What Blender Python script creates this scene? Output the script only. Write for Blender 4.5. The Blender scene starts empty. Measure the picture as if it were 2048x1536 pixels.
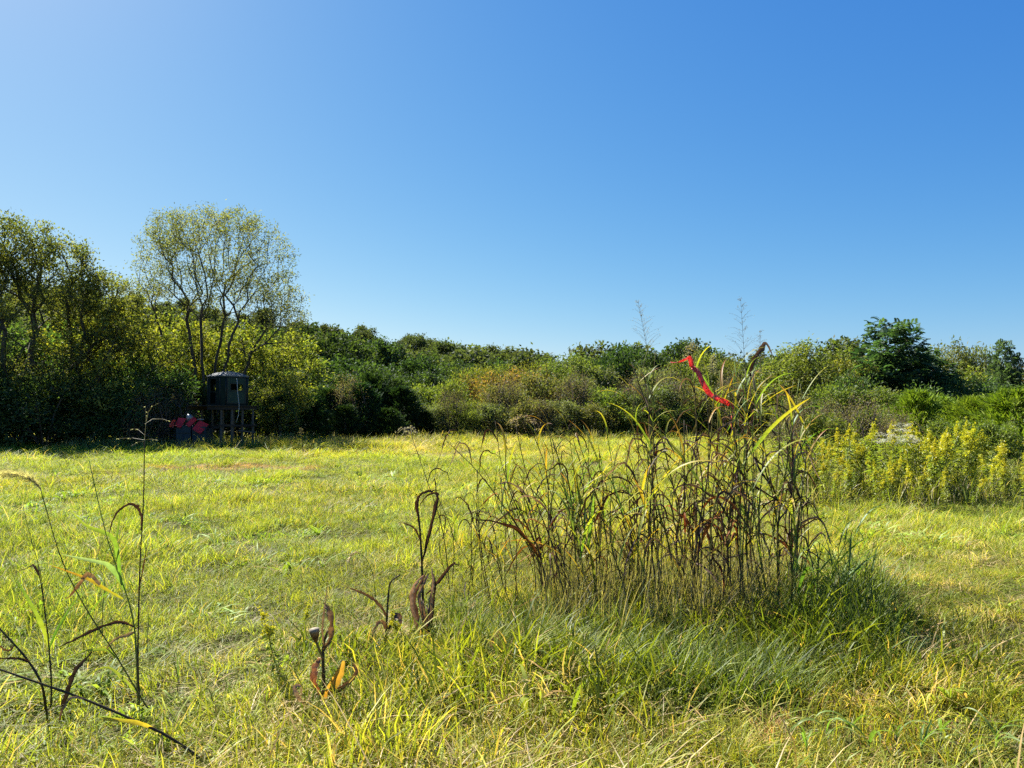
import bpy, math, random
import numpy as np
from mathutils import Vector, Matrix, noise as mnoise

# ------------------------------------------------------------------ camera, sky, sun, exposure
SC = bpy.context.scene
COL = SC.collection
F_PX, V_HOR, EYE = 1500.0, 828.0, 1.6            # focal length in photo pixels (2048 wide), horizon row, eye height
cam_d = bpy.data.cameras.new('camera')
cam_d.sensor_fit = 'HORIZONTAL'; cam_d.sensor_width = 36.0
cam_d.lens = 36.0 * F_PX / 2048.0
cam_d.clip_start = 0.05; cam_d.clip_end = 6000
CAM = bpy.data.objects.new('camera', cam_d); COL.objects.link(CAM)
PITCH = math.atan((V_HOR - 768.0) / F_PX)
CAM.location = (0, 0, EYE); CAM.rotation_euler = (math.pi / 2 + PITCH, 0, 0)
SC.camera = CAM

SUN_AZ, SUN_EL = math.radians(-44), math.radians(46)   # azimuth from +Y, negative towards -X
W = bpy.data.worlds.new('World'); SC.world = W; W.use_nodes = True
nt = W.node_tree; bg = nt.nodes['Background']
sky = nt.nodes.new('ShaderNodeTexSky'); sky.sky_type = 'NISHITA'; sky.sun_disc = False
sky.sun_elevation = SUN_EL; sky.sun_rotation = SUN_AZ
sky.altitude = 1200; sky.air_density = 1.0; sky.dust_density = 1.3; sky.ozone_density = 4.0
EXPOSURE, SKY_STRENGTH = 1.85, 0.1
sep = nt.nodes.new('ShaderNodeSeparateColor'); comb = nt.nodes.new('ShaderNodeCombineColor')
nt.links.new(sky.outputs[0], sep.inputs[0])
for ch, (g_, k_) in enumerate(((1.58, 0.051), (0.98, 0.130), (0.41, 0.402))):     # the camera's colour response, same in every direction
    pw = nt.nodes.new('ShaderNodeMath'); pw.operation = 'POWER'; pw.inputs[1].default_value = g_
    ml = nt.nodes.new('ShaderNodeMath'); ml.operation = 'MULTIPLY'; ml.inputs[1].default_value = k_ / (SKY_STRENGTH * 2 ** EXPOSURE)
    nt.links.new(sep.outputs[ch], pw.inputs[0]); nt.links.new(pw.outputs[0], ml.inputs[0]); nt.links.new(ml.outputs[0], comb.inputs[ch])
nt.links.new(comb.outputs[0], bg.inputs[0]); bg.inputs[1].default_value = SKY_STRENGTH

sd = bpy.data.lights.new('sun', 'SUN'); sd.energy = 5.0; sd.angle = math.radians(0.55); sd.color = (1.0, 0.95, 0.86)
SUN = bpy.data.objects.new('sun', sd); COL.objects.link(SUN)
sdir = Vector((math.sin(SUN_AZ) * math.cos(SUN_EL), math.cos(SUN_AZ) * math.cos(SUN_EL), math.sin(SUN_EL)))
SUN.rotation_euler = sdir.to_track_quat('Z', 'Y').to_euler(); SUN.location = sdir * 60

vs = SC.view_settings
vs.view_transform = 'Standard'; vs.look = 'None'; vs.gamma = 1.0; vs.exposure = EXPOSURE
SC.render.engine = 'CYCLES'
SC.cycles.use_denoising = False
SC.cycles.max_bounces = 3; SC.cycles.diffuse_bounces = 1; SC.cycles.glossy_bounces = 1; SC.cycles.transmission_bounces = 2
SC.cycles.use_adaptive_sampling = True; SC.cycles.adaptive_threshold = 0.02; SC.cycles.sample_clamp_indirect = 4.0

# ------------------------------------------------------------------ small helpers
rng = np.random.default_rng(7)
random.seed(7)
cp, sp = math.cos(PITCH), math.sin(PITCH)

def at(u, v, Y):
    """photo pixel (2048 x 1536) -> world point at depth Y along +Y"""
    a, b = (u - 1024.0) / F_PX, (768.0 - v) / F_PX
    d = Vector((a, cp - b * sp, sp + b * cp))
    return Vector((0, 0, EYE)) + d * (Y / d.y)

def ground_at(u, v):
    Y = EYE * F_PX / max(1.0, (v - V_HOR))
    p = at(u, v, Y); return Vector((p.x, p.y, gz(p.x, p.y)))

def sstep(a, b, x):
    t = np.clip((x - a) / (b - a), 0, 1); return t * t * (3 - 2 * t)

_A = np.array([-3, -1.0, -0.48, -0.28, -0.176, -0.083, -0.016, 0.06, 0.2, 0.6, 1, 3]); _H = np.array([38, 38, 34, 27, 24, 20.5, 16.5, 11.5, 6, 5, 5, 5.0])
def gz_np(x, y):
    d = np.hypot(x, y)
    ang = x / np.maximum(y, 1.0)
    h = np.interp(ang, _A, _H) * sstep(80, 310, d) * (y > 0)
    bump = 0.035 * np.sin(x * 0.9 + 1.3 * np.sin(y * 0.31)) * np.sin(y * 0.7 + 0.4) + 0.02 * np.sin(x * 2.3 + y * 1.7)
    return h + bump * sstep(2, 6, d)
def gz(x, y): return float(gz_np(np.array([x]), np.array([y]))[0])

_np_perm = np.random.default_rng(3).random((64, 64))
def vnoise(x, y, s):
    x = np.asarray(x) / s + 100.37; y = np.asarray(y) / s + 77.7
    xi = np.floor(x).astype(int); yi = np.floor(y).astype(int)
    fx = x - xi; fy = y - yi; fx = fx * fx * (3 - 2 * fx); fy = fy * fy * (3 - 2 * fy)
    P = lambda a, b: _np_perm[a % 64, b % 64]
    return (P(xi, yi) * (1 - fx) + P(xi + 1, yi) * fx) * (1 - fy) + (P(xi, yi + 1) * (1 - fx) + P(xi + 1, yi + 1) * fx) * fy
def fbm(x, y, s): return 0.55 * vnoise(x, y, s) + 0.3 * vnoise(x + 31, y - 17, s * 0.43) + 0.15 * vnoise(x - 5, y + 9, s * 0.19)

class MB:
    """collects verts / faces / colours, builds ONE mesh"""
    def __init__(s): s.v = []; s.f = []; s.c = []; s.n = 0
    def add(s, verts, faces, col=(1, 1, 1)):
        verts = np.asarray(verts, dtype=np.float64).reshape(-1, 3)
        c = np.asarray(col, dtype=np.float64)
        if c.ndim == 1: c = np.tile(c, (len(verts), 1))
        s.v.append(verts); s.c.append(c)
        s.f.extend([tuple(i + s.n for i in f) for f in faces]); s.n += len(verts)
    def addq(s, verts, quads, col):          # numpy quads/tris arrays, fast
        s.v.append(verts); s.c.append(col); s.f.extend((quads + s.n).tolist()); s.n += len(verts)
    def box(s, c, size, rz=0.0, col=(1, 1, 1), M=None):
        x, y, z = [q / 2 for q in size]
        V = [(-x, -y, -z), (x, -y, -z), (x, y, -z), (-x, y, -z), (-x, -y, z), (x, -y, z), (x, y, z), (-x, y, z)]
        R = (M if M is not None else Matrix.Rotation(rz, 3, 'Z'))
        V = [Vector(c) + R @ Vector(q) for q in V]
        s.add([tuple(q) for q in V], [(0, 3, 2, 1), (4, 5, 6, 7), (0, 1, 5, 4), (1, 2, 6, 5), (2, 3, 7, 6), (3, 0, 4, 7)], col)
    def tube(s, pts, rad, sides=5, col=(1, 1, 1), cap=True):
        P = np.asarray([tuple(p) for p in pts], dtype=float); n = len(P)
        R = np.full(n, rad, dtype=float) if np.isscalar(rad) else np.asarray(rad, dtype=float)
        T = np.gradient(P, axis=0); T /= np.linalg.norm(T, axis=1, keepdims=True) + 1e-9
        up = np.array([0.31, 0.17, 0.93]) if abs(T[0] @ np.array([0.31, 0.17, 0.93])) < 0.9 else np.array([1.0, 0.1, 0])
        A = np.cross(T, up); A /= np.linalg.norm(A, axis=1, keepdims=True) + 1e-9
        B = np.cross(T, A)
        th = np.arange(sides) * 2 * math.pi / sides
        V = (P[:, None, :] + R[:, None, None] * (np.cos(th)[None, :, None] * A[:, None, :] + np.sin(th)[None, :, None] * B[:, None, :])).reshape(-1, 3)
        fs = []
        for i in range(n - 1):
            for k in range(sides):
                a = i * sides + k; b = i * sides + (k + 1) % sides
                fs.append((a, b, b + sides, a + sides))
        if cap:
            fs.append(tuple(range(sides - 1, -1, -1))); fs.append(tuple((n - 1) * sides + k for k in range(sides)))
        s.add(V, fs, col)
    def mesh(s, name, smooth=True):
        me = bpy.data.meshes.new(name)
        V = np.concatenate(s.v); C = np.concatenate(s.c)
        me.from_pydata(V.tolist(), [], s.f)
        ca = me.color_attributes.new('Col', 'FLOAT_COLOR', 'POINT')
        buf = np.ones((len(V), 4), dtype=np.float32); buf[:, :3] = C
        ca.data.foreach_set('color', buf.ravel())
        if smooth: me.polygons.foreach_set('use_smooth', np.ones(len(me.polygons), dtype=bool))
        me.update(); return me
    def build(s, name, mat, parent=None, smooth=True):
        return obj(name, s.mesh(name, smooth), mat, parent)

def obj(name, me, mat=None, parent=None):
    if mat is not None and len(me.materials) == 0: me.materials.append(mat)
    o = bpy.data.objects.new(name, me); COL.objects.link(o)
    if parent is not None: o.parent = parent
    return o
def tag(o, label=None, cat=None, group=None, kind=None):
    if label: o['label'] = label
    if cat: o['category'] = cat
    if group: o['group'] = group
    if kind: o['kind'] = kind
    return o
def thing(name, label, cat, loc=(0, 0, 0), rz=0.0, group=None, scale=1.0):
    o = bpy.data.objects.new(name, None); COL.objects.link(o)
    o.location = loc; o.rotation_euler = (0, 0, rz); o.empty_display_size = 0.1
    o.scale = (scale,) * 3 if np.isscalar(scale) else scale
    return tag(o, label, cat, group)

# ------------------------------------------------------------------ materials
def new_mat(name):
    m = bpy.data.materials.new(name); m.use_nodes = True
    for n in list(m.node_tree.nodes): m.node_tree.nodes.remove(n)
    return m, m.node_tree.nodes, m.node_tree.links

def mat_foliage(name, trans=0.5, gloss=0.05, rough=0.42, hue_var=0.03, val_var=0.35, inst=False, tcol=(1.15, 1.25, 0.5), streak=0.0):
    m, N, L = new_mat(name)
    at_ = N.new('ShaderNodeAttribute'); at_.attribute_name = 'Col'
    col = at_.outputs['Color']
    oi = N.new('ShaderNodeObjectInfo')
    if inst:
        a2 = N.new('ShaderNodeAttribute'); a2.attribute_type = 'INSTANCER'; a2.attribute_name = 'tint'
        mx = N.new('ShaderNodeMix'); mx.data_type = 'RGBA'; mx.blend_type = 'MULTIPLY'; mx.inputs[0].default_value = 1
        L.new(col, mx.inputs[6]); L.new(a2.outputs['Color'], mx.inputs[7]); col = mx.outputs[2]
    else:
        hs = N.new('ShaderNodeHueSaturation')
        mr = N.new('ShaderNodeMapRange'); mr.inputs[3].default_value = 0.5 - hue_var; mr.inputs[4].default_value = 0.5 + hue_var
        L.new(oi.outputs['Random'], mr.inputs[0]); L.new(mr.outputs[0], hs.inputs['Hue'])
        ml = N.new('ShaderNodeMath'); ml.operation = 'MULTIPLY'; ml.inputs[1].default_value = 7.31; L.new(oi.outputs['Random'], ml.inputs[0])
        fr = N.new('ShaderNodeMath'); fr.operation = 'FRACT'; L.new(ml.outputs[0], fr.inputs[0])
        mr2 = N.new('ShaderNodeMapRange'); mr2.inputs[3].default_value = 1 - val_var; mr2.inputs[4].default_value = 1 + val_var * 0.6
        L.new(fr.outputs[0], mr2.inputs[0]); L.new(mr2.outputs[0], hs.inputs['Value'])
        L.new(col, hs.inputs['Color']); col = hs.outputs[0]
    if streak > 0:
        tc = N.new('ShaderNodeTexCoord'); no = N.new('ShaderNodeTexNoise'); no.inputs['Scale'].default_value = 38.0; no.inputs['Detail'].default_value = 6; no.inputs['Roughness'].default_value = 0.7
        L.new(tc.outputs['Object'], no.inputs['Vector'])
        mr3 = N.new('ShaderNodeMapRange'); mr3.inputs[1].default_value = 0.3; mr3.inputs[2].default_value = 0.7
        mr3.inputs[3].default_value = 1 - streak; mr3.inputs[4].default_value = 1 + streak * 0.5
        L.new(no.outputs['Fac'], mr3.inputs[0])
        mx2 = N.new('ShaderNodeMix'); mx2.data_type = 'RGBA'; mx2.blend_type = 'MULTIPLY'; mx2.inputs[0].default_value = 1
        L.new(col, mx2.inputs[6]); L.new(mr3.outputs[0], mx2.inputs[7]); col = mx2.outputs[2]
    df = N.new('ShaderNodeBsdfDiffuse'); L.new(col, df.inputs[0])
    tr = N.new('ShaderNodeBsdfTranslucent')
    mt = N.new('ShaderNodeMix'); mt.data_type = 'RGBA'; mt.blend_type = 'MULTIPLY'; mt.inputs[0].default_value = 1
    L.new(col, mt.inputs[6]); mt.inputs[7].default_value = (*tcol, 1); L.new(mt.outputs[2], tr.inputs[0])
    ms = N.new('ShaderNodeMixShader'); ms.inputs[0].default_value = trans
    L.new(df.outputs[0], ms.inputs[1]); L.new(tr.outputs[0], ms.inputs[2])
    gl = N.new('ShaderNodeBsdfGlossy'); gl.inputs['Roughness'].default_value = rough; gl.inputs[0].default_value = (0.9, 0.95, 1, 1)
    mg = N.new('ShaderNodeMixShader'); mg.inputs[0].default_value = gloss
    L.new(ms.outputs[0], mg.inputs[1]); L.new(gl.outputs[0], mg.inputs[2])
    out = N.new('ShaderNodeOutputMaterial'); L.new(mg.outputs[0], out.inputs[0])
    return m

def mat_rough(name, c1, c2, scale=6.0, rough=0.85, spec=0.2, stretch=(1, 1, 1), bump=0.0, metallic=0.0, trans=0.0):
    m, N, L = new_mat(name)
    tc = N.new('ShaderNodeTexCoord'); mp = N.new('ShaderNodeMapping'); mp.inputs['Scale'].default_value = stretch
    L.new(tc.outputs['Object'], mp.inputs[0])
    no = N.new('ShaderNodeTexNoise'); no.inputs['Scale'].default_value = scale; no.inputs['Detail'].default_value = 6; no.inputs['Roughness'].default_value = 0.65
    L.new(mp.outputs[0], no.inputs['Vector'])
    cr = N.new('ShaderNodeValToRGB'); cr.color_ramp.elements[0].position = 0.32; cr.color_ramp.elements[1].position = 0.68
    cr.color_ramp.elements[0].color = (*c1, 1); cr.color_ramp.elements[1].color = (*c2, 1)
    L.new(no.outputs['Fac'], cr.inputs[0])
    p = N.new('ShaderNodeBsdfPrincipled'); L.new(cr.outputs[0], p.inputs['Base Color'])
    p.inputs['Roughness'].default_value = rough; p.inputs['Specular IOR Level'].default_value = spec; p.inputs['Metallic'].default_value = metallic
    if bump:
        b = N.new('ShaderNodeBump'); b.inputs['Strength'].default_value = bump; b.inputs['Distance'].default_value = 0.02
        L.new(no.outputs['Fac'], b.inputs['Height']); L.new(b.outputs[0], p.inputs['Normal'])
    out = N.new('ShaderNodeOutputMaterial'); sh = p.outputs[0]
    if trans:
        t = N.new('ShaderNodeBsdfTranslucent'); L.new(cr.outputs[0], t.inputs[0])
        ms = N.new('ShaderNodeMixShader'); ms.inputs[0].default_value = trans
        L.new(p.outputs[0], ms.inputs[1]); L.new(t.outputs[0], ms.inputs[2]); sh = ms.outputs[0]
    L.new(sh, out.inputs[0]); return m

M_LEAF = mat_foliage('tree_leaf', 0.45, 0.015, 0.6, hue_var=0.012, val_var=0.22)
M_CEDAR = mat_foliage('cedar_needles', 0.32, 0.012, 0.6, hue_var=0.015, val_var=0.25, tcol=(1.1, 1.15, 0.5))
M_WEED = mat_foliage('weed_leaf', 0.5, 0.025, 0.55, hue_var=0.02, val_var=0.25)
M_FLOWER = mat_foliage('flower', 0.45, 0.02, hue_var=0.01, val_var=0.15, tcol=(1.1, 1.05, 0.8))
M_GRASS = mat_foliage('grass_blade', 0.45, 0.014, 0.5, inst=True, tcol=(1.28, 1.27, 0.42))
M_BARK = mat_rough('bark', (0.035, 0.03, 0.024), (0.11, 0.095, 0.075), 9, 0.9, 0.1, (1, 1, 0.3), 0.5)
M_TWIG = mat_rough('twig', (0.05, 0.04, 0.032), (0.16, 0.13, 0.105), 12, 0.9, 0.1)
M_STEM = mat_foliage('stalk_stem', 0.12, 0.015, 0.5, hue_var=0.03, val_var=0.4, streak=0.45)
M_SOIL = mat_rough('soil_thatch', (0.025, 0.026, 0.01), (0.085, 0.08, 0.03), 14.0, 0.95, 0.05, bump=0.4)
LEAFM = {
    'green': mat_foliage('blade_green', 0.5, 0.022, 0.5, 0.02, 0.25, streak=0.3),
    'dry': mat_foliage('blade_dry', 0.2, 0.01, 0.6, 0.02, 0.4, tcol=(1.2, 0.8, 0.45), streak=0.75),
}

# ------------------------------------------------------------------ ground (field rising to a wooded hill)
def build_ground():
    def axis(lim, neg):
        a = np.concatenate([np.arange(0, 14, 0.5), np.arange(14, 60, 2.0), np.arange(60, 420, 15), np.geomspace(420, lim, 8)])
        return np.concatenate([-a[:0:-1], a]) if neg else a
    xs = axis(2600, True); ys = axis(2600, True)
    X, Y = np.meshgrid(xs, ys); Z = gz_np(X, Y)
    far = np.hypot(X, Y) > 420; Z = np.where(far, Z - 0.02 * (np.hypot(X, Y) - 420), Z)
    nx, ny = len(xs), len(ys)
    V = np.stack([X.ravel(), Y.ravel(), Z.ravel()], 1)
    i = np.arange(nx * ny).reshape(ny, nx)
    Fq = np.stack([i[:-1, :-1].ravel(), i[:-1, 1:].ravel(), i[1:, 1:].ravel(), i[1:, :-1].ravel()], 1)
    mb = MB(); mb.addq(V, Fq, np.full((len(V), 3), 1.0))
    o = mb.build('ground', M_SOIL); tag(o, kind='structure')
build_ground()

# ------------------------------------------------------------------ grass: instanced tufts
def tuft_mesh(name, n, h0, h1, w, spread, lean, droop, seed, cols, dry=0.15, drycol=(0.34, 0.26, 0.12)):
    """a patch of sub-tufts of about eight blades each"""
    r = np.random.default_rng(seed)
    nt_ = max(1, n // 8); k = r.integers(0, nt_, n)
    cx, cy = r.normal(0, spread * 0.55, nt_), r.normal(0, spread * 0.55, nt_)
    th = r.uniform(0, 2 * math.pi, n); rad = 0.035 * np.sqrt(r.random(n)) * (1 + 4 * (r.random(n) < 0.3))
    bx, by = cx[k] + rad * np.cos(th), cy[k] + rad * np.sin(th)
    hk = r.uniform(0.7, 1.25, nt_)[k]; ck = r.uniform(0.8, 1.2, nt_)[k]
    ph = th + r.normal(0, 0.9, n); h = r.uniform(h0, h1, n) * hk; le = lean * r.uniform(0.3, 1.5, n); dr = droop * r.uniform(0.2, 1.3, n)
    tw = ph + math.pi / 2 + r.normal(0, 0.5, n)
    wv = w * r.uniform(0.6, 1.3, n)
    V = []
    for t, ww in ((0, 0.75), (0.42, 1.0), (0.76, 0.66), (1.0, 0.0)):
        ox = bx + np.cos(ph) * le * h * t ** 1.6; oy = by + np.sin(ph) * le * h * t ** 1.6
        oz = h * (t - dr * t ** 2.6) - (0.01 if t == 0 else 0)
        oz = np.maximum(oz, 0.004 if t else -0.01)
        p = np.stack([ox, oy, oz], 1)
        s = np.stack([np.cos(tw), np.sin(tw), 0 * tw], 1) * (wv * ww * 0.5)[:, None]
        if ww > 0: V += [p - s, p + s]
        else: V += [p]
    V = np.stack(V, 1)                                  # n,7,3
    b = (np.arange(n) * 7)[:, None]
    quads = np.concatenate([b + np.array([0, 1, 3, 2]), b + np.array([2, 3, 5, 4])]); tris = b + np.array([4, 5, 6])
    ci = r.integers(0, len(cols), n); C = np.array(cols)[ci] * (ck * r.uniform(0.8, 1.15, n))[:, None]
    isd = r.random(n) < dry; C[isd] = np.array(drycol) * r.uniform(0.6, 1.25, (isd.sum(), 1))
    mb = MB(); mb.v = [V.reshape(-1, 3)]; mb.c = [np.repeat(C, 7, axis=0)]; mb.n = n * 7
    mb.f = quads.tolist() + tris.tolist()
    me = mb.mesh(name); me.materials.append(M_GRASS); return me

def scatter(name, P, rotz, scale, idx, tint, sources, label, cat, tilt=None):
    """one object whose points carry instanced tuft geometry"""
    me = bpy.data.meshes.new(name); me.from_pydata(P.tolist(), [], [])
    n = len(P)
    rot = np.zeros((n, 3), np.float32); rot[:, 2] = rotz
    if tilt is not None: rot[:, 0] = tilt[:, 0]; rot[:, 1] = tilt[:, 1]
    a = me.attributes.new('rot', 'FLOAT_VECTOR', 'POINT'); a.data.foreach_set('vector', rot.ravel())
    a = me.attributes.new('scl', 'FLOAT_VECTOR', 'POINT'); a.data.foreach_set('vector', np.asarray(scale, np.float32).ravel())
    a = me.attributes.new('idx', 'INT', 'POINT'); a.data.foreach_set('value', idx.astype(np.int32))
    a = me.attributes.new('tint', 'FLOAT_COLOR', 'POINT')
    t4 = np.ones((n, 4), np.float32); t4[:, :3] = tint; a.data.foreach_set('color', t4.ravel())
    me.materials.append(M_GRASS)
    o = obj(name, me); tag(o, label, cat, kind='stuff')
    g = bpy.data.node_groups.new(name + '_nodes', 'GeometryNodeTree')
    g.interface.new_socket('Geometry', in_out='INPUT', socket_type='NodeSocketGeometry')
    g.interface.new_socket('Geometry', in_out='OUTPUT', socket_type='NodeSocketGeometry')
    N, L = g.nodes, g.links
    gi = N.new('NodeGroupInput'); go = N.new('NodeGroupOutput')
    jn = N.new('GeometryNodeJoinGeometry')
    for s in reversed(sources):
        oi = N.new('GeometryNodeObjectInfo'); oi.inputs['Object'].default_value = s; oi.transform_space = 'ORIGINAL'
        ti = N.new('GeometryNodeGeometryToInstance'); L.new(oi.outputs['Geometry'], ti.inputs[0]); L.new(ti.outputs[0], jn.inputs[0])
    ip = N.new('GeometryNodeInstanceOnPoints'); ip.inputs['Pick Instance'].default_value = True
    L.new(gi.outputs[0], ip.inputs['Points']); L.new(jn.outputs[0], ip.inputs['Instance'])
    for nm, dt, sk in (('rot', 'FLOAT_VECTOR', 'Rotation'), ('scl', 'FLOAT_VECTOR', 'Scale'), ('idx', 'INT', 'Instance Index')):
        na = N.new('GeometryNodeInputNamedAttribute'); na.data_type = dt; na.inputs[0].default_value = nm
        L.new(na.outputs['Attribute'], ip.inputs[sk])
    L.new(ip.outputs[0], go.inputs[0])
    md = o.modifiers.new('scatter', 'NODES'); md.node_group = g
    return o

GR = [(0.17, 0.215, 0.028), (0.22, 0.255, 0.036), (0.12, 0.165, 0.024), (0.275, 0.28, 0.05)]
LUSH = [(0.085, 0.125, 0.014), (0.14, 0.18, 0.02), (0.05, 0.08, 0.012)]
HAY = [(0.21, 0.20, 0.07), (0.18, 0.18, 0.05), (0.25, 0.22, 0.10)]
src = []
def add_src(*a, **k):
    me = tuft_mesh(*a, **k); o = bpy.data.objects.new(a[0], me); src.append(o)
for k in range(4): add_src('tuft_short', 280, 0.06, 0.18, 0.0055, 0.32, 1.1, 0.6, 10 + k, GR, dry=0.13)           # 0-3
for k in range(3): add_src('tuft_tall', 190, 0.13, 0.29, 0.0058, 0.24, 0.6, 0.35, 20 + k, GR, dry=0.10)            # 4-6
for k in range(3): add_src('tuft_lush', 150, 0.10, 0.32, 0.0085, 0.28, 0.7, 0.45, 30 + k, LUSH, dry=0.05)         # 7-9
for k in range(2): add_src('tuft_hay', 190, 0.08, 0.24, 0.0055, 0.30, 1.4, 0.75, 40 + k, HAY, dry=0.5, drycol=(0.40, 0.34, 0.20))  # 10-11
for k in range(3): add_src('tuft_broad', 80, 0.06, 0.20, 0.021, 0.28, 1.3, 0.85, 50 + k, [(0.13, 0.20, 0.03), (0.18, 0.24, 0.05)], dry=0.06)  # 12-14

for k in range(3): add_src('tuft_thatch', 120, 0.05, 0.16, 0.006, 0.34, 2.2, 0.85, 60 + k, [(0.13, 0.17, 0.02), (0.18, 0.21, 0.03), (0.16, 0.15, 0.05)], dry=0.18, drycol=(0.30, 0.25, 0.14))  # 15-17

def field_points(y0, y1, dens, r):
    half = lambda y: 0.80 * y + 2.0
    area = (y1 - y0) * (half(y0) + half(y1))
    n = int(area * dens)
    y = r.uniform(y0, y1, int(n * 1.15)); x = r.uniform(-half(y1), half(y1), len(y))
    k = np.abs(x) < half(y); return x[k][:n], y[k][:n]

def clump_mask(x, y):        # darker lush grass around the foot of the tall stalks
    e = ((x - 1.25) / 1.9) ** 2 + ((y - 5.0) / 0.8) ** 2
    return np.exp(-e * 0.9)

def build_field_grass():
    r = np.random.default_rng(5)
    bands = [(2.4, 7.5, 33, 1.0, 1.0), (7.5, 14, 17, 1.1, 1.3), (14, 25, 8, 1.2, 1.9), (25, 52, 3.2, 1.3, 3.0)]
    PX, PY, S, Wd = [], [], [], []
    for y0, y1, d, hs, ws in bands:
        x, y = field_points(y0, y1, d, r); PX.append(x); PY.append(y); S.append(np.full(len(x), hs)); Wd.append(np.full(len(x), ws))
    x = np.concatenate(PX); y = np.concatenate(PY); hs = np.concatenate(S); ws = np.concatenate(Wd); n = len(x)
    keep = r.random(n) < np.clip(0.85 + 1.4 * (fbm(x * 1.0 + 9, y * 0.7 - 3, 0.7) - 0.45), 0.7, 1); x = x[keep]; y = y[keep]; hs = hs[keep]; ws = ws[keep]; n = len(x)
    n1 = fbm(x, y, 3.0); n2 = fbm(x + 50, y + 20, 1.1); n3 = fbm(x - 40, y + 70, 7.0); cm = clump_mask(x, y)
    u = r.random(n)
    idx = r.integers(0, 4, n)
    tall = (u < 0.30 + 0.5 * (n2 > 0.55)); idx[tall] = r.integers(4, 7, tall.sum())
    br = r.random(n) < 0.2 * (n1 > 0.42) * (y < 20) + 0.02; idx[br] = r.integers(12, 15, br.sum())
    hay = r.random(n) < 0.04 + 0.16 * (n3 > 0.56) * (n1 > 0.4); idx[hay] = r.integers(10, 12, hay.sum())
    lush = r.random(n) < cm * 0.95; idx[lush] = r.integers(7, 10, lush.sum())
    # reddish brown worn patch before the blind and the straw patch beside the goldenrod
    patch = np.exp(-(((x + 7.8) / 2.6) ** 2 + ((y - 21.5) / 1.6) ** 2)); patch2 = np.exp(-(((x - 4.6) / 1.2) ** 2 + ((y - 13.0) / 0.6) ** 2))
    patch3 = np.exp(-(((x - 1.85) / 0.5) ** 2 + ((y - 3.85) / 0.28) ** 2)) * 0.8
    pk = r.random(n) < np.maximum(np.maximum(patch * 1.1, patch2), patch3); idx[pk] = r.integers(10, 12, pk.sum())
    sc = hs * r.uniform(0.65, 1.3, n) * (0.28 + 0.9 * n2); sc *= 1 - 0.12 * sstep(6.5, 9, y) + 0.25 * sstep(30, 40, y); sc[pk] *= 0.6
    th = np.zeros(n, bool)
    front = sstep(7.5, 4.5, y) * (x < 0.2); sc *= 1 + 0.25 * sstep(6.5, 4.2, y)
    scale = np.stack([sc * ws ** 0.75, sc * ws ** 0.75, sc], 1)
    g = 0.94 + 0.56 * n1; yel = (n3 - 0.5) * 1.6
    tint = np.stack([g * (1.08 + 0.30 * yel), g * (1.05 + 0.05 * yel), g * (1.0 - 0.2 * yel)], 1) * r.uniform(0.8, 1.2, (n, 1))
    tint[pk] *= np.array([0.98, 0.70, 0.66])
    far = sstep(16, 32, y)[:, None]; tint *= 1 - far * 0.0 + far * np.array([0.06, 0.03, -0.05])
    tx, ty = [], []
    for y0, y1, d in ((2.4, 8, 11), (8, 16, 5)):
        a_, b_ = field_points(y0, y1, d, r); tx.append(a_); ty.append(b_)
    tx = np.concatenate(tx); ty = np.concatenate(ty); m = len(tx); x = np.concatenate([x, tx]); y = np.concatenate([y, ty])
    idx = np.concatenate([idx, r.integers(15, 18, m)]); k_ = r.uniform(0.7, 1.3, m); scale = np.concatenate([scale, np.stack([k_, k_, k_ * 0.8], 1)])
    tint = np.concatenate([tint, np.tile(r.uniform(0.7, 1.2, (m, 1)), (1, 3))]); n = n + m
    P = np.stack([x, y, gz_np(x, y)], 1)
    tilt = r.normal(0, 0.14, (n, 2)); tilt[-m:] *= 0.3
    scatter('field_grass', P, r.uniform(0, 6.28, n), scale, idx, tint, src, 'mixed green and straw grass covering the open field', 'grass', tilt)
build_field_grass()

# ------------------------------------------------------------------ trees and shrubs
def envelope_points(blobs, n, r, shell=0.55):
    """n points inside a union of ellipsoids (cx,cy,cz,rx,ry,rz,weight), denser towards the shell"""
    w = np.array([b[6] if len(b) > 6 else b[3] * b[4] * b[5] for b in blobs]); w = w / w.sum()
    k = r.choice(len(blobs), n, p=w); B = np.array([b[:6] for b in blobs])[k]
    d = r.normal(0, 1, (n, 3)); d /= np.linalg.norm(d, axis=1, keepdims=True)
    rad = r.random(n) ** (1 / 3 * (1 - shell) + 0.12 * shell)
    return B[:, :3] + d * B[:, 3:] * rad[:, None]

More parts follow.
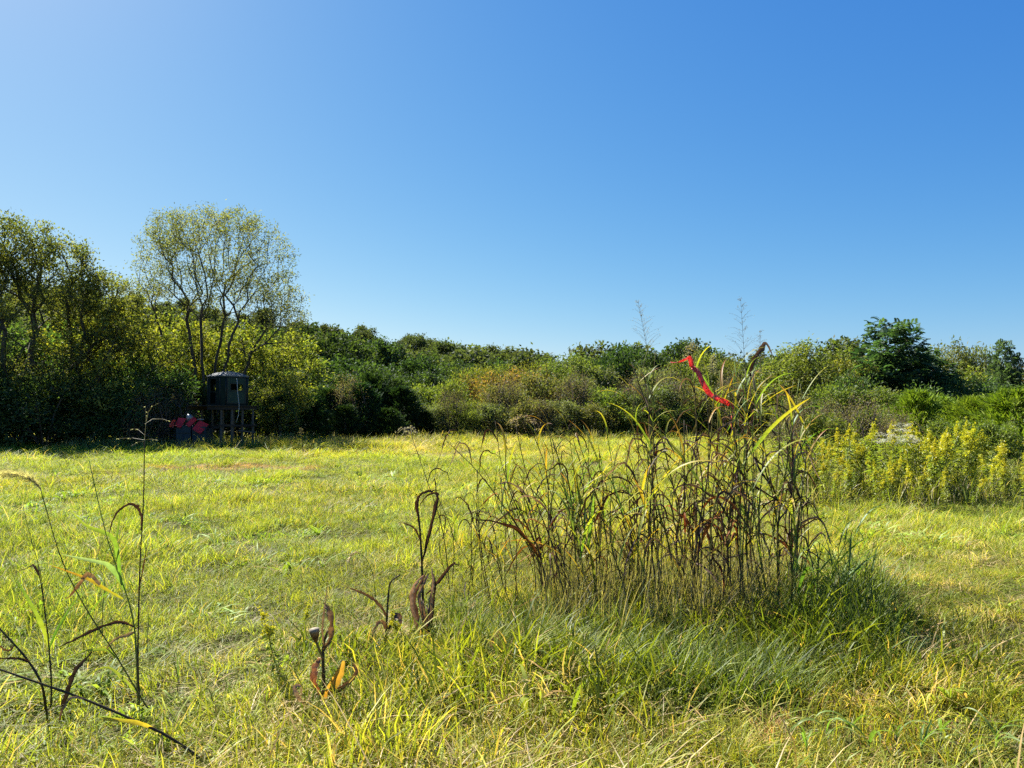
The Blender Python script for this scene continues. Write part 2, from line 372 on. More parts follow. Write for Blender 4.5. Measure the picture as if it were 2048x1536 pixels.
def grow(trunks, tips, r, alpha=0.35, step=0.5, up_pen=1.2, wob=0.10):
    """connect every tip to the growing skeleton; returns chains [(points, node ids)] and the tip count below every node"""
    pos, par, path, chains = [], [], [], []
    for tr in trunks:
        prev = -1
        ids = []
        for p in tr:
            pos.append(np.array(p, float)); par.append(prev)
            path.append(0 if prev < 0 else path[prev] + np.linalg.norm(pos[-1] - pos[prev])); prev = len(pos) - 1; ids.append(prev)
        chains.append(ids)
    root = pos[0]
    tips = tips[np.argsort(np.linalg.norm(tips - root, axis=1))]
    cap = len(pos) + len(tips) * 40
    PA = np.zeros((cap, 3)); PA[:len(pos)] = pos; PL = np.zeros(cap); PL[:len(pos)] = path; n = len(pos)
    first = 1
    for t in tips:
        d = np.linalg.norm(PA[:n] - t, axis=1)
        c = d + alpha * PL[:n] + up_pen * np.maximum(0, PA[:n, 2] - t[2] + 0.2 * d); c[0] += 1e3
        j = int(np.argmin(c)); a = PA[j]; L = d[j]
        m = max(1, min(30, int(L / step)))
        if par[j] >= 0: dv = a - PA[par[j]]; dv = dv / (np.linalg.norm(dv) + 1e-9) * L * 0.5
        else: dv = np.array([0, 0, L * 0.3])
        ids = [j]; prev = j
        for q in range(1, m + 1):
            s_ = q / m
            p = a + dv * s_ * (1 - s_) + (t - a) * s_ + (r.normal(0, wob, 3) * L * 0.25 if q < m else 0)
            PA[n] = p; par.append(prev); PL[n] = PL[prev] + np.linalg.norm(p - PA[prev]); prev = n; ids.append(n); n += 1
        chains.append(ids)
    cnt = np.zeros(n); 
    for ids in chains: cnt[ids[-1]] += 1
    for i in range(n - 1, -1, -1):
        if par[i] >= 0: cnt[par[i]] += cnt[i]
    return PA[:n], chains, np.maximum(cnt, 1)

def wood(mb, PA, chains, cnt, r_tip, expo=0.46, r_min=0.0, sides=5, fl=1.0):
    rad = np.maximum(r_tip * cnt ** expo, r_min)
    for ids in chains:
        R = rad[ids].copy()
        if len(ids) > 1 and cnt[ids[0]] > cnt[ids[1]] * 1.6: R[0] = R[1] * 1.05
        R[-1] *= 0.6 if cnt[ids[-1]] <= 1 else 1
        P = PA[ids]
        mb.tube(P, R, sides if R.max() > 0.03 else 3, cap=False)

def leaves(mb, C, n_per, sig, L, Wd, cols, r, out_from=None, droop=0.25, flat=0.0, colmix=None, clump_var=0.25):
    """n_per rhombic leaves around each centre C"""
    m = len(C); n = m * n_per
    base = np.repeat(C, n_per, axis=0) + r.normal(0, 1, (n, 3)) * (np.array(sig) if not np.isscalar(sig) else sig)
    d = r.normal(0, 1, (n, 3))
    if out_from is not None:
        o = base - np.asarray(out_from); o /= np.linalg.norm(o, axis=1, keepdims=True) + 1e-9; d = d * 0.7 + o * 0.8
    d[:, 2] -= droop * 2; d /= np.linalg.norm(d, axis=1, keepdims=True)
    nn = r.normal(0, 1, (n, 3)); nn[:, 2] += flat * 4
    s = np.cross(d, nn); s /= np.linalg.norm(s, axis=1, keepdims=True) + 1e-9
    l = (L * r.uniform(0.6, 1.35, n))[:, None]; w = (Wd * r.uniform(0.65, 1.3, n))[:, None]
    V = np.stack([base, base + d * l * 0.45 + s * w * 0.5, base + d * l, base + d * l * 0.45 - s * w * 0.5], 1).reshape(-1, 3)
    Q = np.arange(n * 4).reshape(n, 4)
    pal = np.array(cols)
    # neighbouring leaves of one clump share a hue, single leaves vary about it
    ck = r.random(m)
    kk = np.clip(np.repeat(ck, n_per) + r.normal(0, clump_var, n), 0, 0.999) * (len(pal) - 1)
    i0 = kk.astype(int); f = (kk - i0)[:, None]
    Cc = (pal[i0] * (1 - f) + pal[np.minimum(i0 + 1, len(pal) - 1)] * f) * r.uniform(0.7, 1.25, (n, 1))
    mb.addq(V, Q, np.repeat(Cc, 4, axis=0))

def fronds(mb, C, n_per, L, r, cols, root, leaflet=0.16, pairs=9):
    """pinnate fronds: a rachis line of paired leaflets"""
    m = len(C); n = m * n_per
    base = np.repeat(C, n_per, axis=0) + r.normal(0, 0.12, (n, 3))
    d = r.normal(0, 1, (n, 3)); o = base - np.asarray(root); o /= np.linalg.norm(o, axis=1, keepdims=True)
    d = d * 0.55 + o; d[:, 2] *= 0.5; d /= np.linalg.norm(d, axis=1, keepdims=True)
    s = np.cross(d, np.array([0, 0, 1.0]) + r.normal(0, 0.25, (n, 3))); s /= np.linalg.norm(s, axis=1, keepdims=True)
    l = L * r.uniform(0.6, 1.3, n)
    pal = np.array(cols); Cc = pal[r.integers(0, len(pal), n)] * r.uniform(0.7, 1.25, (n, 1))
    for k in range(pairs):
        t = (k + 0.7) / pairs
        p = base + d * (l * t)[:, None]; p[:, 2] -= l * 0.45 * t * t
        for sg in (-1, 1):
            dd = (d * 0.45 + s * sg); dd[:, 2] -= 0.35; dd /= np.linalg.norm(dd, axis=1, keepdims=True)
            ss = d; w = leaflet * 0.36; ll = leaflet * (1.1 - 0.5 * t)
            V = np.stack([p, p + dd * ll * 0.5 + ss * w * 0.5, p + dd * ll, p + dd * ll * 0.5 - ss * w * 0.5], 1).reshape(-1, 3)
            mb.addq(V, np.arange(n * 4).reshape(n, 4), np.repeat(Cc, 4, axis=0))

PROTO = {}
def proto(key, wood_mb, leaf_mb, wood_mat=None, leaf_mat=None):
    w = wood_mb.mesh('trunk'); w.materials.append(wood_mat or M_BARK)
    l = leaf_mb.mesh('crown', smooth=False); l.materials.append(leaf_mat or M_LEAF)
    V = np.concatenate(leaf_mb.v)
    PROTO[key] = (w, l, float(np.percentile(V[:, 2], 99.7)), float(np.percentile(np.abs(V[:, 0]), 98)))

def plant_tree(key, name, label, cat, u, Y, v_top, width_px=None, group=None, rz=None, parts=('trunk', 'crown'), squash=None):
    """places a tree so that its foot stands on the ground at depth Y and its top shows at photo row v_top"""
    w, l, h, rad = PROTO[key]
    p = at(u, V_HOR, Y); z = gz(p.x, p.y)
    H = at(u, v_top, Y).z - z
    s = H / h
    sx = s if width_px is None else (width_px / F_PX * Y * 0.5) / rad
    sx = min(max(sx, 0.6 * s), 1.8 * s)
    t = thing(name, label, cat, (p.x, p.y, z - 0.03), rng.uniform(0, 6.28) if rz is None else rz, group, (sx, sx, s))
    obj(parts[0], w, None, t); obj(parts[1], l, None, t)
    return t

def P_tree(key, seed, H, R, trunk_h, n_tips, leaf_n, sig, L, Wd, cols, alpha=0.35, blobs=None, r_tip=0.012, shell=0.5, lean=(0, 0), droop=0.2, trunks=None, leaf_mat=None, wood_mat=None, up_pen=1.2, expo=0.46, flat=0.0, extra=0, wob=0.1, clump_var=0.25, cscale=1.0, lumps=20, split=False):
    r = np.random.default_rng(seed)
    if blobs is None:
        blobs = []
        zc = trunk_h + (H - trunk_h) * 0.45; hz = (H - trunk_h) * 0.5
        for k in range(lumps):
            z_ = -0.75 + 1.7 * (k + 0.5) / lumps; q = math.sqrt(max(0.05, 1 - min(1, abs(z_)) ** 2)); a = k * 2.4 + r.uniform(-0.4, 0.4)
            f = r.uniform(0.62, 0.86) if k % 4 else r.uniform(0.2, 0.5); rr = r.uniform(0.22, 0.36) * R
            blobs.append((lean[0] * H + f * q * R * math.cos(a), lean[1] * H + f * q * R * math.sin(a), zc + z_ * hz * 0.86, rr * 1.1, rr * 1.1, rr * 0.8))
    tips = envelope_points(blobs, n_tips, r, shell); tips = tips[tips[:, 2] > 0.25]
    if trunks is None:
        tt = np.linspace(0, 1, 8)
        trunks = [[(lean[0] * H * t_ ** 1.3 + r.normal(0, 0.02 * H) * t_ * 0.6, lean[1] * H * t_ ** 1.3 + r.normal(0, 0.02 * H) * t_ * 0.6, t_ * (trunk_h + 0.25 * (H - trunk_h))) for t_ in tt]]
    wm = MB(); C = []; branch = []
    if split:                                # every stem carries the twigs that lie along its own direction
        E = np.array([t[-1] for t in trunks]); D = E - np.array([t[len(t) // 2] for t in trunks]); D /= np.linalg.norm(D, axis=1, keepdims=True)
        q = tips[:, None, :] - E[None]; al = (q * D[None]).sum(2); own = np.argmin(np.linalg.norm(q - np.maximum(al, 0)[:, :, None] * D[None], axis=2), axis=1)
        sets = [([t], tips[own == i]) for i, t in enumerate(trunks)]
    else: sets = [(trunks, tips)]
    for tr, tp in sets:
        PA, ch, cnt = grow(tr, tp, r, alpha, 0.09 * H ** 0.8, up_pen, wob)
        wood(wm, PA, ch, cnt, r_tip, expo)
        branch += [PA[c] for c in ch[len(tr):]]
    C = [c[-1] for c in branch]
    for c in branch:
        if len(c) > 3: C.append(c[-2])
        if extra and len(c) > 5: C.append(c[-3])
        if extra > 1 and len(c) > 6: C.append(c[-4])
    C = np.array(C)
    lm = MB(); leaves(lm, C, leaf_n, sig, L, Wd, np.array(cols) * cscale, r, (lean[0] * H, lean[1] * H, H * 0.4), droop, flat, clump_var=clump_var)
    proto(key, wm, lm, wood_mat, leaf_mat)

OLIVE = [(0.075, 0.11, 0.02), (0.125, 0.16, 0.03), (0.19, 0.21, 0.042)]
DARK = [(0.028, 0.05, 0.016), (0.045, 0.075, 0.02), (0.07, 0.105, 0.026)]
YELL = [(0.10, 0.13, 0.025), (0.20, 0.22, 0.035), (0.35, 0.33, 0.045)]
BROWN = [(0.08, 0.10, 0.028), (0.13, 0.135, 0.04), (0.19, 0.16, 0.065)]
RUST = [(0.10, 0.105, 0.028), (0.19, 0.135, 0.035), (0.24, 0.13, 0.04)]
GREY = [(0.085, 0.11, 0.04), (0.135, 0.155, 0.055), (0.165, 0.165, 0.075)]
FAR = [(0.045, 0.06, 0.024), (0.068, 0.085, 0.03), (0.10, 0.112, 0.04)]

def build_protos():
    # the tall vase-shaped tree: several stems rise from one foot
    r = np.random.default_rng(21)
    stems = []
    for dx, dy, hh, bx in ((-2.2, 0.2, 5.2, -0.9), (-1.1, 0.3, 6.4, -0.1), (-0.1, -0.3, 7.0, 0.02), (0.75, 0.4, 6.6, 0.14), (1.75, -0.4, 6.2, 0.5), (2.5, 0.5, 5.2, 0.66)):
        tt = np.linspace(0, 1, 11)
        stems.append([(bx + (dx - bx) * t_ ** 1.4 + r.normal(0, 0.05) * (t_ > 0), dy * t_ + r.normal(0, 0.05) * (t_ > 0), hh * t_) for t_ in tt])
    blobs = [(0.45, 0, 9.3, 4.1, 3.0, 2.7, 9), (-1.9, 0.3, 10.9, 1.3, 1.3, 1.2, 1.0), (0.9, 0, 11.3, 1.7, 1.5, 0.8, 0.8), (3.9, 0.2, 6.6, 1.2, 1.2, 1.5, 1.3), (-3.6, 0, 7.6, 1.5, 1.0, 0.8, 0.9), (3.0, 0, 7.6, 2.0, 1.5, 1.6, 1.2)]
    P_tree('vase', 22, 12.4, 4, 5, 1050, 28, 0.16, 0.125, 0.048, [(0.115, 0.13, 0.045), (0.185, 0.19, 0.065), (0.28, 0.25, 0.10)], extra=2, split=True, alpha=0.5, blobs=blobs, r_tip=0.0062, trunks=stems, droop=0.3, up_pen=1.0, expo=0.47, shell=0.1, flat=0.2, wob=0.05)
    # big spreading trees of the dense edge
    blobs = [(0.6, 0, 5.0, 3.2, 3, 3.0, 4), (-2.0, 0, 7.4, 2.2, 2.0, 1.8, 4), (-2.4, 0, 8.8, 1.4, 1.3, 1.1, 2), (1.0, 0.3, 8.2, 1.9, 1.7, 1.6, 4), (2.9, 0, 6.8, 1.9, 1.7, 1.4, 3.2), (-0.3, 0, 9.4, 1.6, 1.5, 1.1, 2.2), (2.5, 0, 3.0, 2.2, 2.2, 1.4, 2.6), (-2.4, 0, 3.2, 2.4, 2.4, 1.6, 2.8), (4.0, 0, 5.0, 1.4, 1.4, 0.9, 1.2)]
    P_tree('edge_a', 31, 10.6, 4, 2.4, 950, 50, 0.19, 0.14, 0.065, [(0.10, 0.13, 0.035), (0.165, 0.19, 0.045), (0.26, 0.26, 0.065)], alpha=0.45, blobs=blobs, r_tip=0.012, shell=0.3, extra=1, flat=0.3, clump_var=0.18)
    P_tree('edge_b', 32, 8.2, 3.6, 1.0, 400, 30, 0.17, 0.19, 0.10, YELL, alpha=0.4, r_tip=0.012, extra=1, lean=(0.05, 0), flat=0.3, lumps=24, clump_var=0.18)
    P_tree('edge_c', 33, 7.4, 3.1, 1.0, 360, 30, 0.17, 0.18, 0.095, [(0.09, 0.12, 0.025), (0.19, 0.20, 0.035), (0.35, 0.32, 0.045)], r_tip=0.011, extra=1, flat=0.3, clump_var=0.18)
    # broadleaf trees of the middle wood
    P_tree('oak_a', 41, 9.5, 3.9, 1.4, 330, 34, 0.30, 0.30, 0.20, DARK, extra=1, r_tip=0.014, clump_var=0.15, flat=0.4, lumps=26)
    P_tree('oak_b', 42, 8.2, 3.6, 0.9, 300, 34, 0.30, 0.30, 0.20, DARK, extra=1, r_tip=0.014, clump_var=0.15, flat=0.4, lumps=22)
    P_tree('olive_a', 43, 7.0, 3.4, 0.5, 340, 40, 0.24, 0.20, 0.085, OLIVE, extra=1, r_tip=0.011, droop=0.35, flat=0.25, lumps=26, clump_var=0.18)
    P_tree('olive_b', 44, 6.2, 3.1, 0.4, 300, 40, 0.23, 0.20, 0.085, [(0.09, 0.11, 0.02), (0.16, 0.16, 0.028), (0.22, 0.2, 0.035)], extra=1, r_tip=0.011, droop=0.3, flat=0.25, lumps=22, clump_var=0.18)
    # shrubs: many stems, small leaves
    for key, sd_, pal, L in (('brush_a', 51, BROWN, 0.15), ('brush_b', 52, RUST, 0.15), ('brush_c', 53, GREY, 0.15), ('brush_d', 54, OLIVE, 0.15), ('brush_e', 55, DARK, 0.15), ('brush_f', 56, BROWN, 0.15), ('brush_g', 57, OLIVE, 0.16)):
        r = np.random.default_rng(sd_); st = []
        for k in range(6):
            a = k * 1.05 + r.uniform(-.3, .3); q = r.uniform(0.4, 1.1)
            st.append([(0.12 * math.cos(a) + q * math.cos(a) * t_ ** 1.3, 0.12 * math.sin(a) + q * math.sin(a) * t_ ** 1.3, 2.0 * t_) for t_ in np.linspace(0, 1, 5)])
        bl = []
        for k in range(22):
            a = k * 2.4 + r.uniform(-.4, .4); z_ = 0.5 + 3.4 * ((k + 0.5) / 22) ** 0.9; q = 1.75 * math.sqrt(max(0.04, 1 - (z_ / 4.3) ** 2.2)) * r.uniform(0.55, 1.0); rr = r.uniform(0.36, 0.62)
            bl.append((q * math.cos(a), q * math.sin(a), z_, rr, rr, rr * 0.85))
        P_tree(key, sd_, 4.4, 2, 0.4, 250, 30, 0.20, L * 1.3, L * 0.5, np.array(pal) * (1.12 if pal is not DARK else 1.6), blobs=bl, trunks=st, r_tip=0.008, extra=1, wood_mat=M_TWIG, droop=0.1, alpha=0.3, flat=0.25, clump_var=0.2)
    # bare twiggy shrub, few leaves left
    r = np.random.default_rng(58); st = [[(0.1 * math.cos(a) + 0.8 * math.cos(a) * t_, 0.1 * math.sin(a) + 0.8 * math.sin(a) * t_, 1.3 * t_) for t_ in np.linspace(0, 1, 4)] for a in np.arange(0, 6.2, 0.9)]
    P_tree('twiggy', 58, 2.8, 1.5, 0.3, 420, 7, 0.16, 0.08, 0.035, [(0.13, 0.10, 0.06), (0.20, 0.15, 0.10), (0.16, 0.15, 0.06)], blobs=[(0, 0, 1.4, 1.5, 1.5, 1.2, 3), (0.3, 0, 2.1, 0.9, 0.9, 0.7, 1)], trunks=st, r_tip=0.007, wood_mat=M_TWIG, alpha=0.3)
    # far hillside crowns
    for k, key in enumerate(('far_a', 'far_b', 'far_c')):
        P_tree(key, 61 + k, 10.0, 4.4 - 0.3 * k, 0.8, 190, 30, 0.45, 0.5, 0.32, FAR, r_tip=0.03, extra=1, clump_var=0.12, flat=0.4, lumps=18)
    # a far bare-trunked pine
    rr = np.random.default_rng(66); bl = [(0, 0, 10.5, 1.9, 1.9, 1.0, 2), (0.9, 0, 9.0, 1.3, 1.3, 0.6, 1), (-1.2, 0, 8.2, 1.1, 1.1, 0.5, 1)]
    P_tree('pine', 66, 11.5, 2, 7.5, 70, 22, 0.42, 0.38, 0.14, [(0.03, 0.05, 0.022), (0.05, 0.075, 0.03)], blobs=bl, r_tip=0.03)
    # locust-like tree with pinnate fronds in layered sprays
    for key, sd_, cols in (('frond_a', 71, [(0.035, 0.07, 0.028), (0.055, 0.10, 0.04), (0.08, 0.125, 0.05)]), ('frond_b', 72, [(0.07, 0.11, 0.055), (0.10, 0.15, 0.07)])):
        r = np.random.default_rng(sd_)
        bl = [(0, 0, 4.9, 1.5, 1.5, 1.7, 3), (1.5, 0, 3.6, 1.6, 1.5, 1.2, 2.4), (-1.5, 0.2, 3.6, 1.5, 1.5, 1.3, 2.2), (0, 0, 2.6, 2.6, 2.4, 1.3, 3), (2.3, 0, 2.2, 1.2, 1.2, 0.9, 1)]
        tips = envelope_points(bl, 300, r, 0.4)
        PA, ch, cnt = grow([[(0, 0, 0), (0.05, 0, 0.6), (0, 0.05, 1.2), (0.1, 0, 1.9), (0, 0, 2.6)]], tips, r, 0.35, 0.4)
        wm = MB(); wood(wm, PA, ch, cnt, 0.012)
        lm = MB(); fronds(lm, np.array([PA[c[-1]] for c in ch[1:]]), 7, 0.62, r, cols, (0, 0, 1.5), leaflet=0.24, pairs=7)
        proto(key, wm, lm)
    # junipers: feathery upright sprays in a cone
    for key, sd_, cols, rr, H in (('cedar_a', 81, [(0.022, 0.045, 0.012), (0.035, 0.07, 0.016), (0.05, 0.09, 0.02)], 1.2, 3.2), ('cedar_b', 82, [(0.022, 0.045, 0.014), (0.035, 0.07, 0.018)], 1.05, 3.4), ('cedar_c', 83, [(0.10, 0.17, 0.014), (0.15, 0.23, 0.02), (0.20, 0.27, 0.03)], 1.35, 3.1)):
        r = np.random.default_rng(sd_); wm = MB(); lm = MB()
        wm.tube([(0, 0, 0), (0.03, 0, H * 0.4), (0, 0.02, H * 0.75), (0, 0, H * 0.97)], [0.07, 0.05, 0.03, 0.008], 6)
        nb = 330
        for k in range(nb):
            h = H * (0.04 + 0.92 * (k / nb) ** 0.9); a = r.uniform(0, 6.28)
            lump = 1 + 0.25 * math.sin(a * 3 + sd_) * math.sin(h * 4)
            rad = rr * (1 - (h / H) ** 1.6) ** 0.8 * r.uniform(0.55, 1.1) * lump + 0.08
            e = np.array([rad * math.cos(a), rad * math.sin(a), h + rad * r.uniform(0.25, 0.75)]); s0 = np.array([0, 0, h])
            mid = s0 * 0.5 + e * 0.5 + np.array([0, 0, -0.12 * rad])
            tt = np.linspace(0, 1, 5)[:, None]; B = s0 * (1 - tt) ** 2 + 2 * mid * tt * (1 - tt) + e * tt ** 2
            if k % 3 == 0: wm.tube(B, [0.014, 0.011, 0.008, 0.006, 0.003], 3, cap=False)
            n = 26; t = (0.35 + 0.68 * r.random(n))[:, None]
            base = s0 * (1 - t) ** 2 + 2 * mid * t * (1 - t) + e * t ** 2 + r.normal(0, 0.045, (n, 3))
            d = (e - mid) / (np.linalg.norm(e - mid) + 1e-6) + r.normal(0, 0.42, (n, 3)); d[:, 2] += 0.35; d /= np.linalg.norm(d, axis=1, keepdims=True)
            s = np.cross(d, r.normal(0, 1, (n, 3))); s /= np.linalg.norm(s, axis=1, keepdims=True)
            L = r.uniform(0.12, 0.32, n)[:, None]; w = 0.036
            V = np.stack([base, base + d * L * 0.4 + s * w * 0.5, base + d * L, base + d * L * 0.4 - s * w * 0.5], 1).reshape(-1, 3)
            pal = np.array(cols); Cc = pal[r.integers(0, len(pal), n)] * r.uniform(0.7, 1.25, (n, 1))
            lm.addq(V, np.arange(n * 4).reshape(n, 4), np.repeat(Cc, 4, axis=0))
        proto(key, wm, lm, M_TWIG, M_CEDAR)
build_protos()

def build_trees():
    T = plant_tree
    # --- left edge of the field
    T('vase', 'elm_tree', 'tall vase-shaped tree with airy pale leaves rising behind the hunting blind', 'tree', 408, 39.5, 416, None, rz=0)
    T('edge_a', 'spreading_tree', 'big leafy tree with dark spreading limbs at the dense wood edge', 'tree', 50, 35, 440, None, rz=0.2)
    T('edge_a', 'spreading_tree', 'large dark tree leaning out past the end of the wood edge', 'tree', -190, 36, 470, None, rz=2.6)
    T('edge_b', 'yellow_leaved_tree', 'yellow-green tree with a slanting limb beside the big spreading tree', 'tree', 205, 36.5, 600, 270, rz=0.0)
    T('edge_c', 'yellow_leaved_tree', 'bright yellow-green sapling left of the vase-shaped tree stems', 'tree', 322, 42, 625, 190)
    T('edge_b', 'yellow_leaved_tree', 'yellow-green tree filling the gap behind the vase-shaped tree', 'tree', 440, 44, 650, 250, rz=2.2)
    T('edge_c', 'yellow_leaved_tree', 'golden green sapling just beyond the hunting blind roof', 'tree', 535, 42, 645, 200, rz=1.2)
    T('edge_c', 'yellow_leaved_tree', 'low golden shrub-like sapling beside the dark junipers', 'tree', 560, 39, 735, 130, rz=3.3)
    T('olive_a', 'olive_tree', 'dull green tree behind the yellow saplings', 'tree', 270, 50, 640, 260)
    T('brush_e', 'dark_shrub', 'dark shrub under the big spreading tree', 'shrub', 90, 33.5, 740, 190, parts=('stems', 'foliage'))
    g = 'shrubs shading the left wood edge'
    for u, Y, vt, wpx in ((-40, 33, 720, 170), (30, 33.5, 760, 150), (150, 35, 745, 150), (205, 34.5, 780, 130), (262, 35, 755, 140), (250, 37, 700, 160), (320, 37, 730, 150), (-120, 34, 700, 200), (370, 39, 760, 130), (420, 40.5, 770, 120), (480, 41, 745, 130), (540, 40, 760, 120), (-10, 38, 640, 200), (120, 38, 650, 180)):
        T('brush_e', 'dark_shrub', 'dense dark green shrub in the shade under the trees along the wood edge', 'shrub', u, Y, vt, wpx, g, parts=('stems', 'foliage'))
    for u, Y, vt, wpx in ((300, 35.2, 770, 110), (345, 36, 760, 100), (275, 34.6, 800, 90)):
        T('twiggy', 'twiggy_shrub', 'grey twiggy half-bare shrub beside the red panelled machine', 'shrub', u, Y, vt, wpx, 'grey twiggy shrubs near the blind', parts=('stems', 'foliage'))
    # --- dark wood in the middle
    g = 'dark broadleaf trees of the middle wood'
    for k, (key, u, Y, vt, wpx) in enumerate((('oak_a', 612, 62, 652, 150), ('oak_b', 690, 70, 668, 130), ('oak_a', 752, 85, 676, 110), ('oak_b', 655, 56, 715, 150), ('oak_b', 828, 78, 712, 110), ('oak_a', 905, 84, 722, 110), ('oak_b', 570, 66, 662, 120), ('oak_a', 735, 66, 722, 130), ('oak_b', 790, 90, 700, 110), ('oak_b', 880, 95, 712, 90), ('oak_a', 500, 66, 668, 140), ('oak_b', 600, 50, 735, 110), ('oak_a', 690, 50, 742, 120), ('oak_b', 770, 54, 745, 120), ('oak_a', 845, 58, 742, 110), ('oak_b', 930, 70, 728, 100), ('oak_a', 640, 46, 770, 100), ('oak_b', 985, 85, 722, 90))):
        T(key, 'oak_tree', 'dark green round-crowned tree in the wood behind the field', 'tree', u, Y, vt, wpx, g)
    for k, (u, Y, vt, wpx) in enumerate(((1262, 66, 690, 120), (1215, 70, 712, 80), (1370, 64, 682, 130), (1420, 70, 705, 90), (1548, 72, 714, 110), (1500, 75, 722, 100))):
        T('oak_b' if k % 2 else 'oak_a', 'oak_tree', 'dark green tree top showing above the olive thicket', 'tree', u, Y, vt, wpx, 'dark trees above the thicket')
    # --- far hillside
    r = np.random.default_rng(91); n = 0
    g = 'trees on the far hillside'
    rows = [(330, 31), (285, 31), (245, 29), (205, 27), (170, 24), (140, 22), (115, 20), (92, 18)]
    for d, cnt_ in rows:
        for k in range(cnt_):
            u = -420 + (1720 + 420) * (k + r.uniform(0.1, 0.9)) / cnt_
            Y = d * r.uniform(0.93, 1.07); p = at(u, V_HOR, Y); z = gz(p.x, p.y)
            key = ('far_a', 'far_b', 'far_c')[r.integers(0, 3)]
            w, l, h, rad = PROTO[key]
            hh = r.uniform(7.5, 11.5); s = hh / h; sx = s * r.uniform(0.95, 1.35)
            t = thing('hillside_tree', 'small distant round-crowned tree on the wooded hillside', 'tree', (p.x, p.y, z - 0.1), r.uniform(0, 6.28), g, (sx, sx, s))
            obj('trunk', w, None, t); obj('crown', l, None, t); n += 1
    for key, u, Y, vt, wpx, lab in (('olive_a', 1128, 56, 708, 140, 'rounded olive tree standing over the middle of the thicket'), ('oak_b', 1235, 58, 700, 100, 'dark green tree beside the rounded olive thicket tree'), ('olive_b', 1060, 60, 722, 100, 'small olive tree at the foot of the wooded hill'), ('oak_a', 1300, 60, 705, 90, 'dark leafy tree behind the airy leaning seed head'), ('olive_a', 1385, 55, 705, 120, 'olive tree behind the red tape'), ('olive_b', 1455, 56, 718, 110, 'yellowish olive tree behind the tallest seed head'), ('olive_b', 975, 58, 730, 100, 'yellowish tree where the thicket meets the dark wood'), ('oak_b', 1180, 62, 716, 90, 'dark tree filling the dip behind the thicket')):
        T(key, 'thicket_tree', lab, 'tree', u, Y, vt, wpx)
    T('pine', 'pine_tree', 'thin distant pine with a flat tuft of crown above the skyline', 'tree', 1012, 150, 697, 26)
    T('pine', 'pine_tree', 'low distant pine just breaking the skyline beside the thin pine', 'tree', 1043, 150, 711, 20)
    # --- thicket behind the field, centre
    g = 'shrubs of the thicket behind the field'
    spec = [('brush_a', 'tan and olive bushy shrub in the thicket'), ('brush_b', 'rust tinged bushy shrub in the thicket'), ('brush_c', 'pale grey-green bushy shrub in the thicket'), ('brush_d', 'olive green bushy shrub in the thicket')]
    rows = [(850, 52, 768, 110, 3), (905, 50, 758, 100, 3), (965, 52, 745, 110, 1), (1050, 55, 735, 110, 1), (1200, 55, 735, 110, 2), (1085, 50, 748, 120, 0), (1010, 48, 770, 110, 0), (1160, 49, 752, 120, 2), (1305, 50, 735, 110, 2), (1500, 54, 738, 110, 2), (1225, 46, 775, 110, 3), (1310, 46, 768, 120, 2), (1395, 46, 770, 120, 0), (1465, 47, 772, 110, 2), (925, 46.5, 800, 90, 3), (865, 46, 808, 80, 2), (985, 46, 805, 90, 2), (1060, 45.5, 798, 100, 0), (1130, 45.5, 800, 100, 2), (1195, 45, 808, 90, 0), (1540, 46, 770, 110, 0), (1595, 45, 775, 110, 2), (1275, 44.5, 810, 90, 3), (1350, 44.5, 812, 90, 3), (1430, 44.5, 812, 90, 0), (1005, 60, 728, 110, 3), (935, 62, 735, 110, 3)]
    for u, Y, vt, wpx, k in rows:
        T(spec[k][0], 'thicket_shrub', spec[k][1], 'shrub', u, Y, vt, wpx, g + (' (%s)' % ('tan', 'rust', 'grey', 'olive')[k]), parts=('stems', 'foliage'))
    for u, Y, vt, wpx in ((1008, 47, 745, 50), (905, 46, 770, 46), (1150, 47.5, 735, 52), (1262, 46, 742, 50), (1342, 46.5, 728, 56), (1468, 46, 735, 50), (700, 43.5, 742, 44), (1085, 44.8, 790, 46)):
        T('twiggy', 'dead_sapling', 'pale bare sapling poking out of the thicket', 'shrub', u, Y, vt, wpx, 'bare saplings in the thicket', parts=('stems', 'foliage'))
    T('brush_d', 'yellow_shrub', 'small fresh yellow-green shrub glowing low in the thicket', 'shrub', 940, 45.2, 818, 55, parts=('stems', 'foliage'))
    # junipers at the field edge
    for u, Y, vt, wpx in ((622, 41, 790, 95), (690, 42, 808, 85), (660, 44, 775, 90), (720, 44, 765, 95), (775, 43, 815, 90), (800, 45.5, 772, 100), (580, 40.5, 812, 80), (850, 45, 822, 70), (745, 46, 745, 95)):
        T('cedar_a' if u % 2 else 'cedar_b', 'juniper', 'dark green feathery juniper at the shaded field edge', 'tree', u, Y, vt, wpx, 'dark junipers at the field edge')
    # --- right side
    T('olive_a', 'olive_tree', 'rounded olive-green willowy tree beside the dark frond-leaved tree', 'tree', 1640, 42, 684, 190)
    T('olive_b', 'olive_tree', 'lower olive tree joining the rounded willowy tree and the thicket', 'tree', 1575, 44, 722, 130)
    T('olive_b', 'olive_tree', 'yellow-green tree tucked under the dark frond-leaved tree', 'tree', 1700, 40, 712, 120, rz=2)
    T('frond_a', 'locust_tree', 'dark blue-green frond-leaved tree standing tallest above the goldenrod', 'tree', 1790, 40, 641, 230, rz=0.4)
    T('frond_a', 'locust_tree', 'dark low frond-leaved tree merging into the tall one', 'tree', 1858, 41.5, 705, 180, rz=2.4)
    T('olive_b', 'olive_tree', 'yellow-topped tree behind the bright junipers', 'tree', 1908, 45, 686, 150)
    T('brush_c', 'pale_shrub', 'pale wispy tree beside the yellow-topped tree', 'tree', 1958, 44, 694, 80, parts=('stems', 'foliage'))
    T('frond_b', 'locust_tree', 'small pale frond-leaved tree at the end of the hedge', 'tree', 2015, 40, 683, 110, rz=1)
